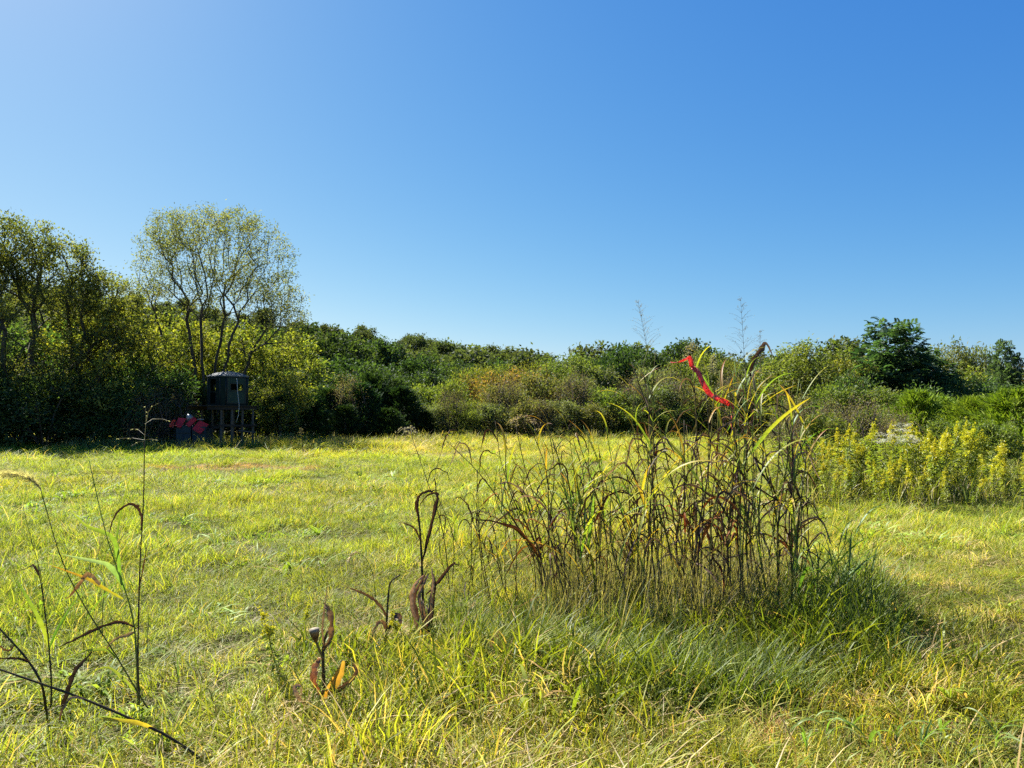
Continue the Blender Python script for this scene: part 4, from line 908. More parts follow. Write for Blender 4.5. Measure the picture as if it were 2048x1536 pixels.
# ------------------------------------------------------------------ the clump of tall grass with the red tape
def build_clump():
    UP = [('tan', 'gold', 'dark'), ('tan', 'gold', 'dark', 'yellow'), ('dark', 'tan', 'tan', 'gold'), ('dark', 'yellow', 'gold', 'tan')]
    GREENK = [('tan', 'dark'), ('tan', 'yellow', 'dark'), ('tan', 'yellow', 'dark'), ('green', 'yellow', 'tan')]
    DRYK = [('tan', 'tan', 'dark'), ('dark', 'tan', 'rust'), ('dark', 'tan', 'yellow'), ('dark', 'tan', 'gold')]
    head_open = dict(len=0.20, spread=1.0, droop=0.25, whorls=11, per=4, spike=0.008, thick=0.0008, nsp=4)
    # named ones
    make_stalk('dark leafy stalk that the red tape is first tied round', (1395, 1218), (1386, 728), 1, 'brown', UP, 10, r0=0.008, bend=0.03)
    make_stalk('green-bladed stalk holding the lower end of the red tape', (1482, 1212), (1466, 742), 2, 'green', GREENK, 11, r0=0.007, bend=0.03)
    make_stalk('stout dark stalk with a broken top leaf bent like a hook against the sky', (1512, 1205), (1500, 748), 3, 'dark', DRYK, 9, r0=0.009, mids=[(1500, 1080, 0.3), (1508, 960, 0.6)])
    hs_ = [o for o in COL.objects if o.get('label', '').startswith('stout dark stalk')][0]; bb = Vector(hs_.location); mb = MB()
    P_ = spline([at(u, v, bb.y) - bb for u, v in ((1499, 752), (1504, 728), (1512, 712), (1523, 699), (1529, 688), (1534, 692), (1541, 705), (1546, 712))], 22)
    blade_geo(mb, P_, 0.042, DRK[0], TAN[1], 0.9, 0.8, (0.2, -1, 0.2), rag=0.15, r=np.random.default_rng(3)); lf = mb.build('leaf', LEAFM['dry'], hs_); lf['label'] = 'broken top leaf bent like a hook'
    make_stalk('straight stalk with yellow upper blades at the goldenrod side of the clump', (1585, 1190), (1563, 818), 4, 'brown', UP, 8, r0=0.007)
    make_stalk('stalk with golden arching blades fanning out below the red tape tail', (1330, 1212), (1296, 770), 5, 'brown', [('dark',), ('dark', 'tan'), ('gold', 'rust'), ('gold', 'yellow')], 10, (0.3, 0.5), r0=0.008)
    make_stalk('slender stalk with a tall airy seed head leaning over the thicket', (1318, 1222), (1295, 700), 6, 'brown', UP, 6, r0=0.005, head=dict(head_open, axis=(-0.075, 0, 0.40)))
    make_stalk('slender upright stalk with the tallest airy seed head against the sky', (1497, 1214), (1490, 735), 7, 'brown', GREENK, 6, r0=0.005, head=dict(head_open, axis=(-0.03, 0, 0.58), len=0.24, whorls=12))
    make_stalk('thin stalk with a small faint seed head next to the hooked leaf', (1545, 1205), (1521, 735), 8, 'brown', GREENK, 5, r0=0.004, head=dict(head_open, axis=(0, 0, 0.32), len=0.12, whorls=8))
    make_stalk('stalk topped by a drooping grey seed plume above the red tape tail', (1400, 1205), (1378, 722), 9, 'brown', UP, 5, r0=0.005, head=dict(axis=(0.0, 0, 0.20), nod=0.05, len=0.20, spread=1.0, droop=1.15, whorls=7, per=4, spike=0.016, thick=0.0012, col=(0.18, 0.15, 0.11), scol=(0.22, 0.18, 0.14), nsp=6))
    make_stalk('stalk with a short upright seed plume between the two red tape ties', (1440, 1212), (1424, 748), 10, 'brown', GREENK, 6, r0=0.005, head=dict(axis=(0.01, 0, 0.15), len=0.12, spread=0.6, droop=0.5, whorls=8, per=5, spike=0.016, col=(0.24, 0.2, 0.15), scol=(0.3, 0.26, 0.2), nsp=8))
    make_stalk('stalk with a weeping pale seed plume over the thin side of the clump', (1120, 1205), (1058, 846), 11, 'brown', UP, 7, r0=0.006, head=dict(axis=(-0.07, 0, 0.10), nod=-0.08, len=0.22, spread=1.1, droop=1.3, whorls=6, per=4, spike=0.016, thick=0.0012, col=(0.22, 0.17, 0.11), scol=(0.26, 0.2, 0.14), nsp=6))
    make_stalk('outermost stalk with a silvery drooping seed plume before the dark junipers', (902, 1185), (822, 868), 12, 'brown', [('dark',), ('yellow', 'dark'), ('dark',)], 3, r0=0.005, mids=[(885, 1060, 0.4), (850, 950, 0.7)], head=dict(axis=(-0.03, 0, 0.10), nod=-0.06, len=0.17, spread=1.2, droop=1.1, whorls=6, per=4, spike=0.016, thick=0.0014, col=(0.3, 0.26, 0.2), scol=(0.36, 0.32, 0.26), nsp=4))
    make_stalk('long stalk leaning far out from the clump towards the blind', (1106, 1200), (893, 882), 13, 'dark', [('dark', 'gold'), ('dark', 'rust'), ('dark', 'tan')], 6, r0=0.006, mids=[(1050, 1080, 0.3), (965, 955, 0.7)])
    make_stalk('thin bare upright stalk at the thin edge of the clump', (903, 1172), (890, 880), 14, 'dark', [('yellow',), ('dark',)], 4, (0.2, 0.35), r0=0.004)
    r = np.random.default_rng(77)
    # dense taller side
    g = 'tall stalks in the dense side of the clump'
    for k in range(60):
        bu = r.uniform(1255, 1600); bv = r.uniform(1180, 1262); tv = (r.uniform(700, 790) if k < 16 else r.uniform(740, 900)) if k % 4 else r.uniform(880, 1030)
        lean = r.normal(-0.02, 0.10); tu = bu + lean * (bv - tv) + (bu - 1430) * 0.05
        kk = (GREENK, UP, DRYK)[k % 3]
        make_stalk({0: 'leafy green-tipped grass stalk in the dense side of the clump', 1: 'brown grass stalk with mixed dark and golden blades in the dense side of the clump', 2: 'withered dark grass stalk with curled blades in the dense side of the clump'}[k % 3], (bu, bv), (tu, tv), 100 + k, ('green', 'brown', 'dark')[k % 3], kk, int(r.integers(6, 10)), (0.24, 0.5), 0.05, r.normal(0, 0.2), g + ' ' + ('(green)', '(mixed)', '(withered)')[k % 3], r0=r.uniform(0.0045, 0.008))
    # thinner side leaning towards the blind
    g = 'tall stalks in the thin side of the clump'
    for k in range(48):
        bu = r.uniform(1060, 1275); bv = r.uniform(1175, 1240); tv = r.uniform(835, 960) if k % 3 else r.uniform(940, 1060)
        lean = r.normal(-0.16, 0.09) * (1.3 - (bu - 1085) / 260); tu = bu + lean * (bv - tv)
        kk = (UP, [('dark', 'yellow'), ('yellow', 'gold'), ('green', 'yellow'), ('yellow', 'gold')], DRYK)[k % 3]
        make_stalk({0: 'brown grass stalk with dark and golden blades in the thin side of the clump', 1: 'yellow-green grass stalk in the thin side of the clump', 2: 'withered grass stalk with curled dark blades in the thin side of the clump'}[k % 3], (bu, bv), (tu, tv), 200 + k, ('brown', 'green', 'dark')[k % 3], kk, int(r.integers(5, 8)), (0.22, 0.44), 0.05, r.normal(0, 0.15), g + ' ' + ('(mixed)', '(yellow)', '(withered)')[k % 3], r0=r.uniform(0.004, 0.007))
    for k in range(14):
        bu = r.uniform(880, 1080); bv = r.uniform(1165, 1230); tv = r.uniform(930, 1040); tu = bu + r.normal(-0.1, 0.1) * (bv - tv)
        make_stalk('thin dark stalk with few blades standing between the dried corn and the clump', (bu, bv), (tu, tv), 300 + k, 'dark', [('dark', 'yellow'), ('dark', 'gold'), ('dark',)], 4, (0.2, 0.36), 0.05, 0, 'thin stalks between corn and clump', r0=0.004)
    # green younger shoots at the goldenrod side foot
    for k in range(12):
        bu = r.uniform(1580, 1720); bv = r.uniform(1200, 1290); tv = r.uniform(1040, 1160); tu = bu + r.normal(0.08, 0.12) * (bv - tv)
        make_stalk('short fresh green shoot at the foot of the clump on the goldenrod side', (bu, bv), (tu, tv), 400 + k, 'green', [('green',)], 6, (0.22, 0.36), 0.03, 0, 'green shoots at the clump foot', r0=0.004, name='grass_shoot')
    # red tape
    M_TAPE = mat_rough('red_plastic_tape', (0.62, 0.05, 0.05), (0.96, 0.25, 0.22), 30.0, 0.3, 0.5, bump=0.8, trans=0.5)
    Yt = ground_at(1395, 1218).y
    tp = thing('red_tape', 'bright red plastic tape tied between two tall grass stalks', 'tape', tuple(at(1386, 735, Yt)))
    o0 = at(1386, 735, Yt)
    def ribbon(name, uvd, w, tw0, tw1, n=44):
        rr = np.random.default_rng(int(uvd[0][0]) + len(uvd)); wr = np.convolve(rr.normal(0, 1, (n + 4)), np.ones(3) / 3, 'same') * 0.006; tw_ = np.cumsum(rr.normal(0, 0.10, n))
        P = [p - o0 for p in spline([at(u, v, Yt + d) for u, v, d in uvd], n)]
        mb = MB(); A = np.linspace(tw0, tw1, n) + tw_; V = []; Fq = []
        for i, p in enumerate(P):
            T = (P[min(n - 1, i + 1)] - P[max(0, i - 1)]).normalized(); S = T.cross(Vector((0, 1, 0)))
            if S.length < 0.1: S = Vector((1, 0, 0))
            S.normalize(); N_ = S.cross(T); D = S * math.cos(A[i]) + N_ * math.sin(A[i])
            ww = w[0] + (w[1] - w[0]) * i / (n - 1) if isinstance(w, tuple) else w
            k = 0.004 * math.sin(i * 0.3) + wr[i]
            V += [tuple(p - D * ww / 2 + N_ * k), tuple(p + N_ * 0.005), tuple(p + D * ww / 2 - N_ * k)]
        for i in range(n - 1):
            for q in range(2): a = i * 3 + q; Fq.append((a, a + 1, a + 4, a + 3))
        mb.add(V, Fq); ob = mb.build(name, M_TAPE, tp)
        sm = ob.modifiers.new('thickness', 'SOLIDIFY'); sm.thickness = 0.0006; return ob
    ribbon('tape_tail', [(1384, 733, 0), (1379, 716, -0.02), (1368, 720, -0.03), (1355, 724, -0.05), (1342, 725, -0.08)], (0.042, 0.026), 0.3, 0.9)
    ribbon('tape_span', [(1386, 735, 0), (1397, 746, -0.04), (1407, 768, -0.06), (1418, 786, -0.04), (1433, 797, -0.02), (1450, 803, 0), (1461, 809, 0.03)], 0.044, 0.25, -0.5, 60)
    ribbon('tape_tail', [(1461, 808, 0.03), (1466, 816, 0.0), (1464, 830, 0), (1462, 845, 0.02), (1465, 858, 0.0)], (0.036, 0.028), 0.4, 1.0)
    for u, v, d in ((1386, 734, 0), (1462, 808, 0.03)):
        mb = MB(); c = at(u, v, Yt + d) - o0
        mb.tube([c + Vector((math.cos(a) * 0.011, math.sin(a) * 0.011, 0.007 * math.sin(a * 2))) for a in np.linspace(0, 6.28, 9)], 0.006, 6); mb.build('knot', M_TAPE, tp)
build_clump()

# ------------------------------------------------------------------ hand-shaped plants: dried corn, foreground stalks, foxtails
def px_leaf(parent, org, Y, uvd, w, colA, colB, mk='dry', fold=0.5, twist=0.0, prof=None, n=12, rag=0.1, seed=0, label=None, side=(0.15, -1, 0.25)):
    rr = np.random.default_rng(900 + seed)
    if mk == 'dry':
        w *= 0.75; m = 24; prof = np.interp(np.linspace(0, 1, m), np.linspace(0, 1, len(prof)), prof) if prof is not None else None
        n = m; rag = 0.2; twist += rr.normal(0, 0.5)
    P = spline([at(u, v, Y + d) - org for u, v, d in uvd], n); mb = MB()
    if mk == 'dry': P = [p + Vector(rr.normal(0, w * 0.07, 3)) for p in P]
    blade_geo(mb, P, w, colA, colB, fold, twist, side, prof, 1.0, rag, np.random.default_rng(seed))
    o = mb.build('leaf', LEAFM[mk], parent)
    if label: o['label'] = label
    return o
def px_stem(parent, org, Y, uvd, r0, r1, kind, n=16):
    return stem_part(parent, [at(u, v, Y + d) - org for u, v, d in uvd], r0, r1, kind, n)

def build_corn():
    # the tall one with a folded husk
    b = ground_at(850, 1292); Y = b.y
    t = thing('dried_corn_stalk', 'dead corn stalk wrapped in a folded tan and brown husk', 'corn stalk', tuple(b), 0, 'dried corn stalks')
    px_stem(t, b, Y, [(850, 1296, 0), (846, 1200, 0), (843, 1110, 0.02), (838, 1040, 0.03), (833, 1000, 0.03)], 0.011, 0.005, 'dark')
    bell = [0.35, 0.5, 0.7, 0.9, 1, 1, 1, 0.95, 0.85, 0.7, 0.5, 0.25]
    for k, (du0, du1, du2, vt, w_, ca, cb, dd) in enumerate(((-8, -26, -2, 1150, 0.034, (0.13, 0.09, 0.06), (0.50, 0.43, 0.33), -0.05), (-4, -20, 6, 1140, 0.026, (0.09, 0.06, 0.04), (0.15, 0.11, 0.08), -0.03), (2, -9, 10, 1146, 0.030, (0.30, 0.22, 0.14), (0.46, 0.38, 0.28), -0.06), (5, 14, 14, 1134, 0.030, (0.10, 0.07, 0.05), (0.40, 0.33, 0.24), -0.04), (7, 20, 16, 1142, 0.024, (0.07, 0.05, 0.04), (0.13, 0.10, 0.08), -0.02), (0, 2, -6, 1196, 0.034, (0.20, 0.12, 0.07), (0.22, 0.16, 0.11), -0.07), (3, 8, 4, 1210, 0.030, (0.26, 0.15, 0.08), (0.12, 0.09, 0.07), -0.075), (-2, -12, -8, 1228, 0.028, (0.36, 0.28, 0.19), (0.5, 0.43, 0.33), -0.08))):
        px_leaf(t, b, Y, [(849 + du0 * 0.3, 1290, dd * 0.4), (849 + du0 + du1 * 0.3, 1250, dd), (848 + du1, 1195 if vt < 1180 else vt + 36, dd), (849 + (du1 + du2) * 0.6, 1165 if vt < 1180 else vt + 14, dd), (849 + du2, vt, dd * 0.5)], w_, ca, cb, fold=1.3, prof=bell, seed=60 + k)
    px_leaf(t, b, Y, [(843, 1128, 0.01), (858, 1070, -0.02), (873, 1010, 0), (874, 988, 0.02), (855, 990, 0.03), (838, 1012, 0.03)], 0.032, DRK[0], DRK[1], fold=1.3, seed=5, n=16, twist=1.0)
    px_leaf(t, b, Y, [(838, 1045, 0.03), (834, 1010, 0.02), (842, 990, 0), (862, 984, -0.02), (882, 980, -0.04)], 0.03, DRK[1], DRK[2], fold=1.2, seed=6, n=14)
    px_leaf(t, b, Y, [(842, 1085, 0.02), (830, 1058, 0.0), (812, 1048, -0.03), (795, 1044, -0.05)], 0.018, DRK[0], DRK[1], fold=1.0, seed=7)
    px_leaf(t, b, Y, [(852, 1190, 0), (880, 1160, -0.02), (905, 1130, -0.04), (920, 1133, -0.06)], 0.03, DRK[1], DRK[0], fold=1.2, seed=8)
    px_leaf(t, b, Y, [(848, 1262, 0), (826, 1262, -0.05), (818, 1278, -0.09), (816, 1300, -0.1)], 0.03, (0.2, 0.15, 0.1), TAN[1], fold=0.9, seed=9)
    # the forked one
    b = ground_at(772, 1310); Y = b.y
    t = thing('dried_corn_stalk', 'thin forked dead corn stalk with one long arched leaf', 'corn stalk', tuple(b), 0, 'dried corn stalks')
    px_stem(t, b, Y, [(770, 1314, 0), (773, 1250, 0), (776, 1200, 0.01), (781, 1165, 0.02), (800, 1150, 0)], 0.009, 0.004, 'dark')
    px_leaf(t, b, Y, [(774, 1235, 0), (760, 1210, -0.03), (738, 1192, -0.05), (712, 1180, -0.07), (688, 1173, -0.09)], 0.026, DRK[1], (0.16, 0.10, 0.06), fold=1.1, seed=11, n=14)
    px_leaf(t, b, Y, [(774, 1262, 0), (786, 1245, -0.04), (795, 1234, -0.05), (803, 1252, -0.05)], 0.05, DRK[2], (0.18, 0.14, 0.11), fold=1.0, seed=12, prof=bell, rag=0.2)
    px_leaf(t, b, Y, [(773, 1260, 0), (764, 1245, -0.04), (755, 1252, -0.05), (742, 1280, -0.07), (728, 1310, -0.08)], 0.032, (0.16, 0.1, 0.07), (0.25, 0.19, 0.13), fold=1.0, seed=13)
    # the broken one with a cup-shaped cut end and an orange leaf
    b = ground_at(640, 1428); Y = b.y
    t = thing('dried_corn_stalk', 'broken dead corn stalk with a cup-shaped top and an orange leaf', 'corn stalk', tuple(b), 0, 'dried corn stalks')
    px_stem(t, b, Y, [(592, 1462, -0.05), (622, 1420, -0.02), (640, 1395, 0), (648, 1375, 0), (646, 1330, 0), (647, 1290, 0.01), (655, 1262, 0)], 0.011, 0.006, 'dark', 20)
    px_stem(t, b, Y, [(646, 1318, 0), (638, 1298, -0.01), (632, 1283, -0.02)], 0.006, 0.007, 'brown', 6)
    mb = MB(); c0 = at(632, 1284, Y - 0.02) - b; c1 = at(628, 1258, Y - 0.025) - b
    mb.tube([c0, c0.lerp(c1, 0.4), c0.lerp(c1, 0.75), c1], [0.008, 0.019, 0.025, 0.028], 10, np.repeat(np.array([(0.16, 0.08, 0.04), (0.22, 0.12, 0.06), (0.26, 0.17, 0.09), (0.42, 0.36, 0.28)]), 10, axis=0), cap=True); mb.build('sheath_cup', LEAFM['dry'], t)
    px_leaf(t, b, Y, [(647, 1300, 0), (660, 1280, -0.02), (664, 1250, -0.03), (659, 1222, -0.02), (648, 1206, 0)], 0.038, (0.15, 0.1, 0.06), (0.28, 0.2, 0.12), fold=1.2, prof=bell, seed=21)
    px_leaf(t, b, Y, [(648, 1295, 0), (645, 1255, -0.02), (649, 1215, -0.02), (656, 1165, 0)], 0.014, (0.18, 0.13, 0.09), (0.25, 0.2, 0.14), fold=0.8, seed=22)
    px_leaf(t, b, Y, [(640, 1388, -0.02), (627, 1360, -0.05), (626, 1335, -0.05), (635, 1318, -0.03), (646, 1314, -0.02)], 0.045, (0.36, 0.12, 0.05), (0.30, 0.24, 0.19), fold=0.9, prof=bell, seed=23)
    px_leaf(t, b, Y, [(645, 1400, -0.02), (662, 1378, -0.06), (678, 1350, -0.08), (688, 1322, -0.09)], 0.05, (0.48, 0.24, 0.03), (0.55, 0.33, 0.06), 'green', 0.3, prof=bell, seed=24, label='orange fading corn leaf')
    px_leaf(t, b, Y, [(652, 1395, -0.02), (690, 1370, -0.05), (712, 1345, -0.06), (706, 1325, -0.06)], 0.03, DRK[1], (0.22, 0.13, 0.1), fold=1.0, seed=25)
    px_leaf(t, b, Y, [(618, 1420, -0.02), (598, 1395, -0.06), (590, 1375, -0.06), (603, 1372, -0.05), (600, 1400, -0.05)], 0.03, TAN[1], TAN[2], fold=0.7, seed=26)
build_corn()

def foxtail_head(parent, org, P, rad, r, n=420):
    mb = MB(); m = len(P); mb.tube(P, [0.003] + [0.006] * (m - 2) + [0.002], 6, (0.30, 0.22, 0.12))
    for k in range(n):
        s = r.random() ** 0.9 * (m - 1.001); i = int(s); p = P[i].lerp(P[i + 1], s - i); T = (P[i + 1] - P[i]).normalized()
        d = Vector(r.normal(0, 1, 3)); d = (d - T * d.dot(T)).normalized() + T * 0.7; L = rad * r.uniform(0.7, 1.4) * (0.5 + min(1, 4 * s / m)); w = d.cross(T).normalized() * 0.0015
        mb.add([tuple(p - w), tuple(p + w), tuple(p + d * L)], [(0, 1, 2)], (0.62, 0.5, 0.34))
    mb.build('seed_head', M_WEED, parent)

def build_foreground():
    r = np.random.default_rng(55)
    G = 'foreground stalks'
    # foxtail arching out over the field
    b = ground_at(318, 1440); Y = b.y
    t = thing('foxtail_stalk', 'long arching foxtail stalk with a fuzzy straw-coloured nodding head', 'grass stalk', tuple(b))
    P = px_stem(t, b, Y, [(318, 1446, 0), (290, 1408, 0), (225, 1300, 0), (165, 1205, 0), (120, 1110, 0.0), (81, 978, 0)], 0.0042, 0.002, 'green', 22)
    H = [at(u, v, Y) - b for u, v in ((81, 978), (70, 964), (55, 954), (38, 948), (20, 946), (6, 946))]
    foxtail_head(t, b, H, 0.023, r, 950)
    px_leaf(t, b, Y, [(236, 1318, 0), (215, 1300, -0.03), (190, 1300, -0.05), (165, 1303, -0.06), (110, 1330, -0.07)], 0.012, GRN[2], YLW[2], 'green', 0.3, seed=1)
    px_leaf(t, b, Y, [(272, 1385, 0), (240, 1350, -0.03), (205, 1335, -0.05), (150, 1372, -0.09)], 0.012, GRN[2], YLW[2], 'green', 0.3, seed=2)
    # tall thin stalk with bare forked head reaching the tree line
    b = ground_at(280, 1436); Y = b.y
    t = thing('grass_stalk', 'tall thin dark stalk with a sparse forked head crossing the wood edge', 'grass stalk', tuple(b), 0, G)
    px_stem(t, b, Y, [(280, 1440, 0), (276, 1330, 0), (277, 1240, 0), (280, 1130, 0), (287, 1000, 0), (289, 880, 0)], 0.0045, 0.0022, 'dark', 20)
    mb = MB()
    for pts in ([(289, 880), (292, 840), (291, 812)], [(291, 850), (296, 825), (305, 812), (318, 806)], [(290, 848), (305, 838), (325, 838), (338, 842)], [(289, 870), (275, 858), (260, 858)], [(289, 880), (265, 876), (235, 877)], [(289, 880), (300, 878), (315, 880)], [(289, 882), (275, 884), (262, 892)]):
        mb.tube([at(u, v, Y + r.normal(0, 0.03)) - b for u, v in pts], np.linspace(0.0013, 0.0007, len(pts)), 3, (0.34, 0.3, 0.25), cap=False)
        for k in range(4):
            u, v = pts[-1]; u0, v0 = pts[-2]; q = r.random(); c = at(u0 + (u - u0) * q, v0 + (v - v0) * q, Y) - b; d = Vector((r.normal(0, 1), r.normal(0, 1), -0.5)).normalized() * 0.010; s = Vector((0, 0, 0.0018))
            mb.add([tuple(c), tuple(c + d * 0.5 + s), tuple(c + d), tuple(c + d * 0.5 - s)], [(0, 1, 2, 3)], (0.5, 0.46, 0.4))
    mb.build('seed_head', M_WEED, t)
    px_leaf(t, b, Y, [(284, 1060, 0), (283, 1030, -0.01), (272, 1012, -0.03), (255, 1010, -0.05), (232, 1030, -0.06), (216, 1072, -0.06)], 0.022, DRK[2], DRK[0], fold=1.2, seed=3, n=16, label='black withered leaf bent over in an arch')
    px_leaf(t, b, Y, [(277, 1180, 0), (284, 1150, -0.01), (291, 1110, -0.02), (294, 1095, -0.02)], 0.010, (0.3, 0.18, 0.08), DRK[1], fold=0.8, seed=4)
    # green leafy stalk beside it
    b = ground_at(274, 1424); Y = b.y - 0.05
    t = thing('grass_stalk', 'leafy green stalk with an orange-edged blade beside the tall thin one', 'grass stalk', tuple(b), 0, G)
    px_stem(t, b, Y, [(276, 1428, 0.05), (274, 1340, 0), (268, 1250, 0), (250, 1180, 0), (225, 1110, 0), (205, 1040, 0), (178, 920, 0)], 0.005, 0.0016, 'green', 22)
    px_leaf(t, b, Y, [(250, 1180, 0), (236, 1150, -0.02), (216, 1130, -0.04), (196, 1124, -0.06), (120, 1108, -0.09)], 0.028, GRN[1], (0.34, 0.38, 0.22), 'green', 0.35, seed=5)
    px_leaf(t, b, Y, [(246, 1198, 0), (215, 1180, -0.03), (180, 1160, -0.05), (150, 1148, -0.06), (100, 1130, -0.08)], 0.016, YLW[0], (0.6, 0.22, 0.03), 'green', 0.3, seed=6, label='yellow blade edged with orange')
    px_leaf(t, b, Y, [(242, 1165, 0), (236, 1110, -0.02), (226, 1075, -0.03), (200, 1062, -0.04), (170, 1050, -0.05), (140, 1018, -0.06)], 0.024, GRN[1], YLW[2], 'green', 0.35, seed=7)
    px_leaf(t, b, Y, [(228, 1115, 0), (236, 1060, 0.02), (245, 1010, 0.03), (262, 948, 0.04)], 0.013, GRN[1], YLW[2], 'green', 0.3, seed=8)
    px_leaf(t, b, Y, [(269, 1253, 0), (245, 1245, -0.02), (215, 1250, -0.04), (175, 1268, -0.06), (140, 1285, -0.07), (106, 1298, -0.08)], 0.022, DRK[0], DRK[2], fold=1.2, seed=9, n=16, label='long black withered leaf arching down')
    px_leaf(t, b, Y, [(270, 1262, 0), (262, 1268, 0.02), (235, 1277, 0.03), (218, 1290, 0.04), (214, 1305, 0.04)], 0.022, TAN[1], TAN[0], fold=0.7, seed=10)
    px_leaf(t, b, Y, [(200, 1170, -0.05), (185, 1152, -0.05), (172, 1150, -0.06), (150, 1180, -0.06), (130, 1200, -0.07)], 0.03, TAN[0], (0.4, 0.2, 0.1), fold=0.5, seed=11)
    # upright pair at the frame edge
    b = ground_at(100, 1436); Y = b.y
    t = thing('grass_stalk', 'upright stalk with a yellow-green blade and one leaning black leaf', 'grass stalk', tuple(b), 0, G)
    px_stem(t, b, Y, [(100, 1442, 0), (103, 1373, 0), (98, 1296, 0), (92, 1240, 0), (84, 1180, 0), (76, 1135, 0)], 0.0045, 0.0018, 'dark', 18)
    px_leaf(t, b, Y, [(98, 1290, 0), (84, 1250, -0.02), (72, 1225, -0.03), (52, 1190, -0.04), (30, 1155, -0.04)], 0.022, YLW[2], GRN[1], 'green', 0.35, seed=12)
    px_leaf(t, b, Y, [(80, 1155, 0), (68, 1132, 0.0), (58, 1135, 0), (25, 1148, -0.02)], 0.014, DRK[0], TAN[1], fold=0.8, seed=13)
    px_leaf(t, b, Y, [(112, 1445, 0.02), (130, 1400, -0.02), (150, 1345, -0.05), (172, 1318, -0.06), (188, 1298, -0.06)], 0.030, DRK[2], (0.07, 0.06, 0.055), fold=0.6, seed=14, n=14)
    px_leaf(t, b, Y, [(98, 1300, 0), (112, 1265, 0), (135, 1225, 0.01), (158, 1190, 0.01)], 0.014, GRN[0], GRN[1], 'green', 0.4, seed=15)
    b = ground_at(92, 1440); Y = b.y - 0.1
    t = thing('grass_stalk', 'dark brown forked stalk leaning out past the frame edge', 'grass stalk', tuple(b), 0, G)
    px_stem(t, b, Y, [(95, 1446, 0.1), (84, 1371, 0), (55, 1320, 0), (25, 1285, 0), (0, 1258, 0), (-40, 1210, 0)], 0.006, 0.003, 'dark', 18)
    px_leaf(t, b, Y, [(60, 1325, 0), (45, 1318, -0.02), (20, 1316, -0.04), (-20, 1318, -0.06)], 0.018, DRK[0], DRK[1], fold=1.0, seed=16)
    px_leaf(t, b, Y, [(30, 1290, 0), (15, 1300, -0.02), (-20, 1275, -0.04)], 0.016, DRK[1], (0.2, 0.1, 0.05), fold=1.0, seed=17)
    b = ground_at(440, 1548); Y = b.y
    t = thing('grass_stalk', 'fallen dark stalk slanting low across the near grass', 'grass stalk', tuple(b), 0, G)
    px_stem(t, b, Y, [(440, 1548, 0), (345, 1478, 0), (256, 1435, -0.02), (160, 1395, -0.03), (81, 1367, -0.04), (0, 1339, -0.05), (-60, 1318, -0.06)], 0.006, 0.0035, 'dark', 20)
    px_leaf(t, b, Y, [(310, 1458, 0), (285, 1448, -0.03), (255, 1442, -0.04), (215, 1438, -0.05), (195, 1435, -0.05)], 0.018, YLW[1], YLW[2], 'green', 0.4, seed=18)
    px_leaf(t, b, Y, [(120, 1440, -0.02), (128, 1415, -0.05), (145, 1395, -0.06), (168, 1400, -0.06)], 0.016, DRK[0], (0.25, 0.22, 0.2), fold=0.9, seed=19)
    # a few smaller grey-green stalks in the near grass
    for u, v, tu, tv in ((348, 1400, 352, 1300), (172, 1330, 170, 1190), (90, 1250, 45, 1010), (205, 1300, 192, 1120), (300, 1330, 296, 1220)):
        make_stalk('short thin weed stalk standing in the near grass', (u, v), (tu, tv), int(u), 'green', [('green', 'yellow')], 4, (0.12, 0.22), 0.02, 0, 'short weed stalks in the near grass', r0=0.003, name='weed_stalk')
    # small foxtails
    for lab, bb, path, hd, rd in (('small pale foxtail curling over behind the dried corn', (752, 1215), [(752, 1218), (748, 1160), (735, 1122), (722, 1108)], [(722, 1108), (712, 1104), (702, 1110), (698, 1122)], 0.014), ('short upright yellow foxtail in the near grass', (1552, 1500), [(1552, 1503), (1556, 1484), (1561, 1470)], [(1561, 1470), (1564, 1462), (1567, 1454), (1569, 1447)], 0.011)):
        b = ground_at(*bb); Y = b.y; t = thing('foxtail_stalk', lab, 'grass stalk', tuple(b))
        px_stem(t, b, Y, [(u, v, 0) for u, v in path], 0.003, 0.0018, 'green', 12)
        foxtail_head(t, b, [at(u, v, Y) - b for u, v in hd], rd, r, 260)
    # thin dark weed stem on the far side of the field
    b = ground_at(607, 912); Y = b.y
    t = thing('dry_weed', 'lone thin dark weed stem standing at the far side of the field', 'weed', tuple(b))
    px_stem(t, b, Y, [(607, 914, 0), (605, 890, 0), (603, 868, 0)], 0.022, 0.013, 'dark', 8)
    panicle(t, None, [at(603, 868, Y) - b, at(602, 862, Y) - b, at(602, 857, Y) - b], r, 0.15, 1.0, 0.3, 5, 4, 0.05, 0.006, nsp=6, scol=(0.1, 0.08, 0.06))
    # broad pale blades of a young leafy grass at the near corner
    LEAFLIB['broad'] = []
    for k in range(8):
        n = 11; a0 = math.radians(r.uniform(60, 85)); tot = math.radians(r.uniform(80, 165)); p = np.zeros(3); pts = [p.copy()]
        for i in range(n - 1):
            a = a0 - tot * ((i + .5) / (n - 1)) ** 1.3; p = p + np.array([math.cos(a), r.normal(0, 0.05), math.sin(a)]) / (n - 1); pts.append(p.copy())
        mb = MB(); blade_geo(mb, pts, r.uniform(0.05, 0.085), (0.14, 0.22, 0.035), (0.21, 0.27, 0.07), 0.3, r.uniform(-0.7, 0.7)); me = mb.mesh('leaf'); me.materials.append(LEAFM['green']); LEAFLIB['broad'].append(me)
    spots = [(1650, 1500), (1700, 1490), (1735, 1515), (1790, 1500), (1840, 1520), (1880, 1495), (1930, 1530), (1990, 1500), (1610, 1520)]
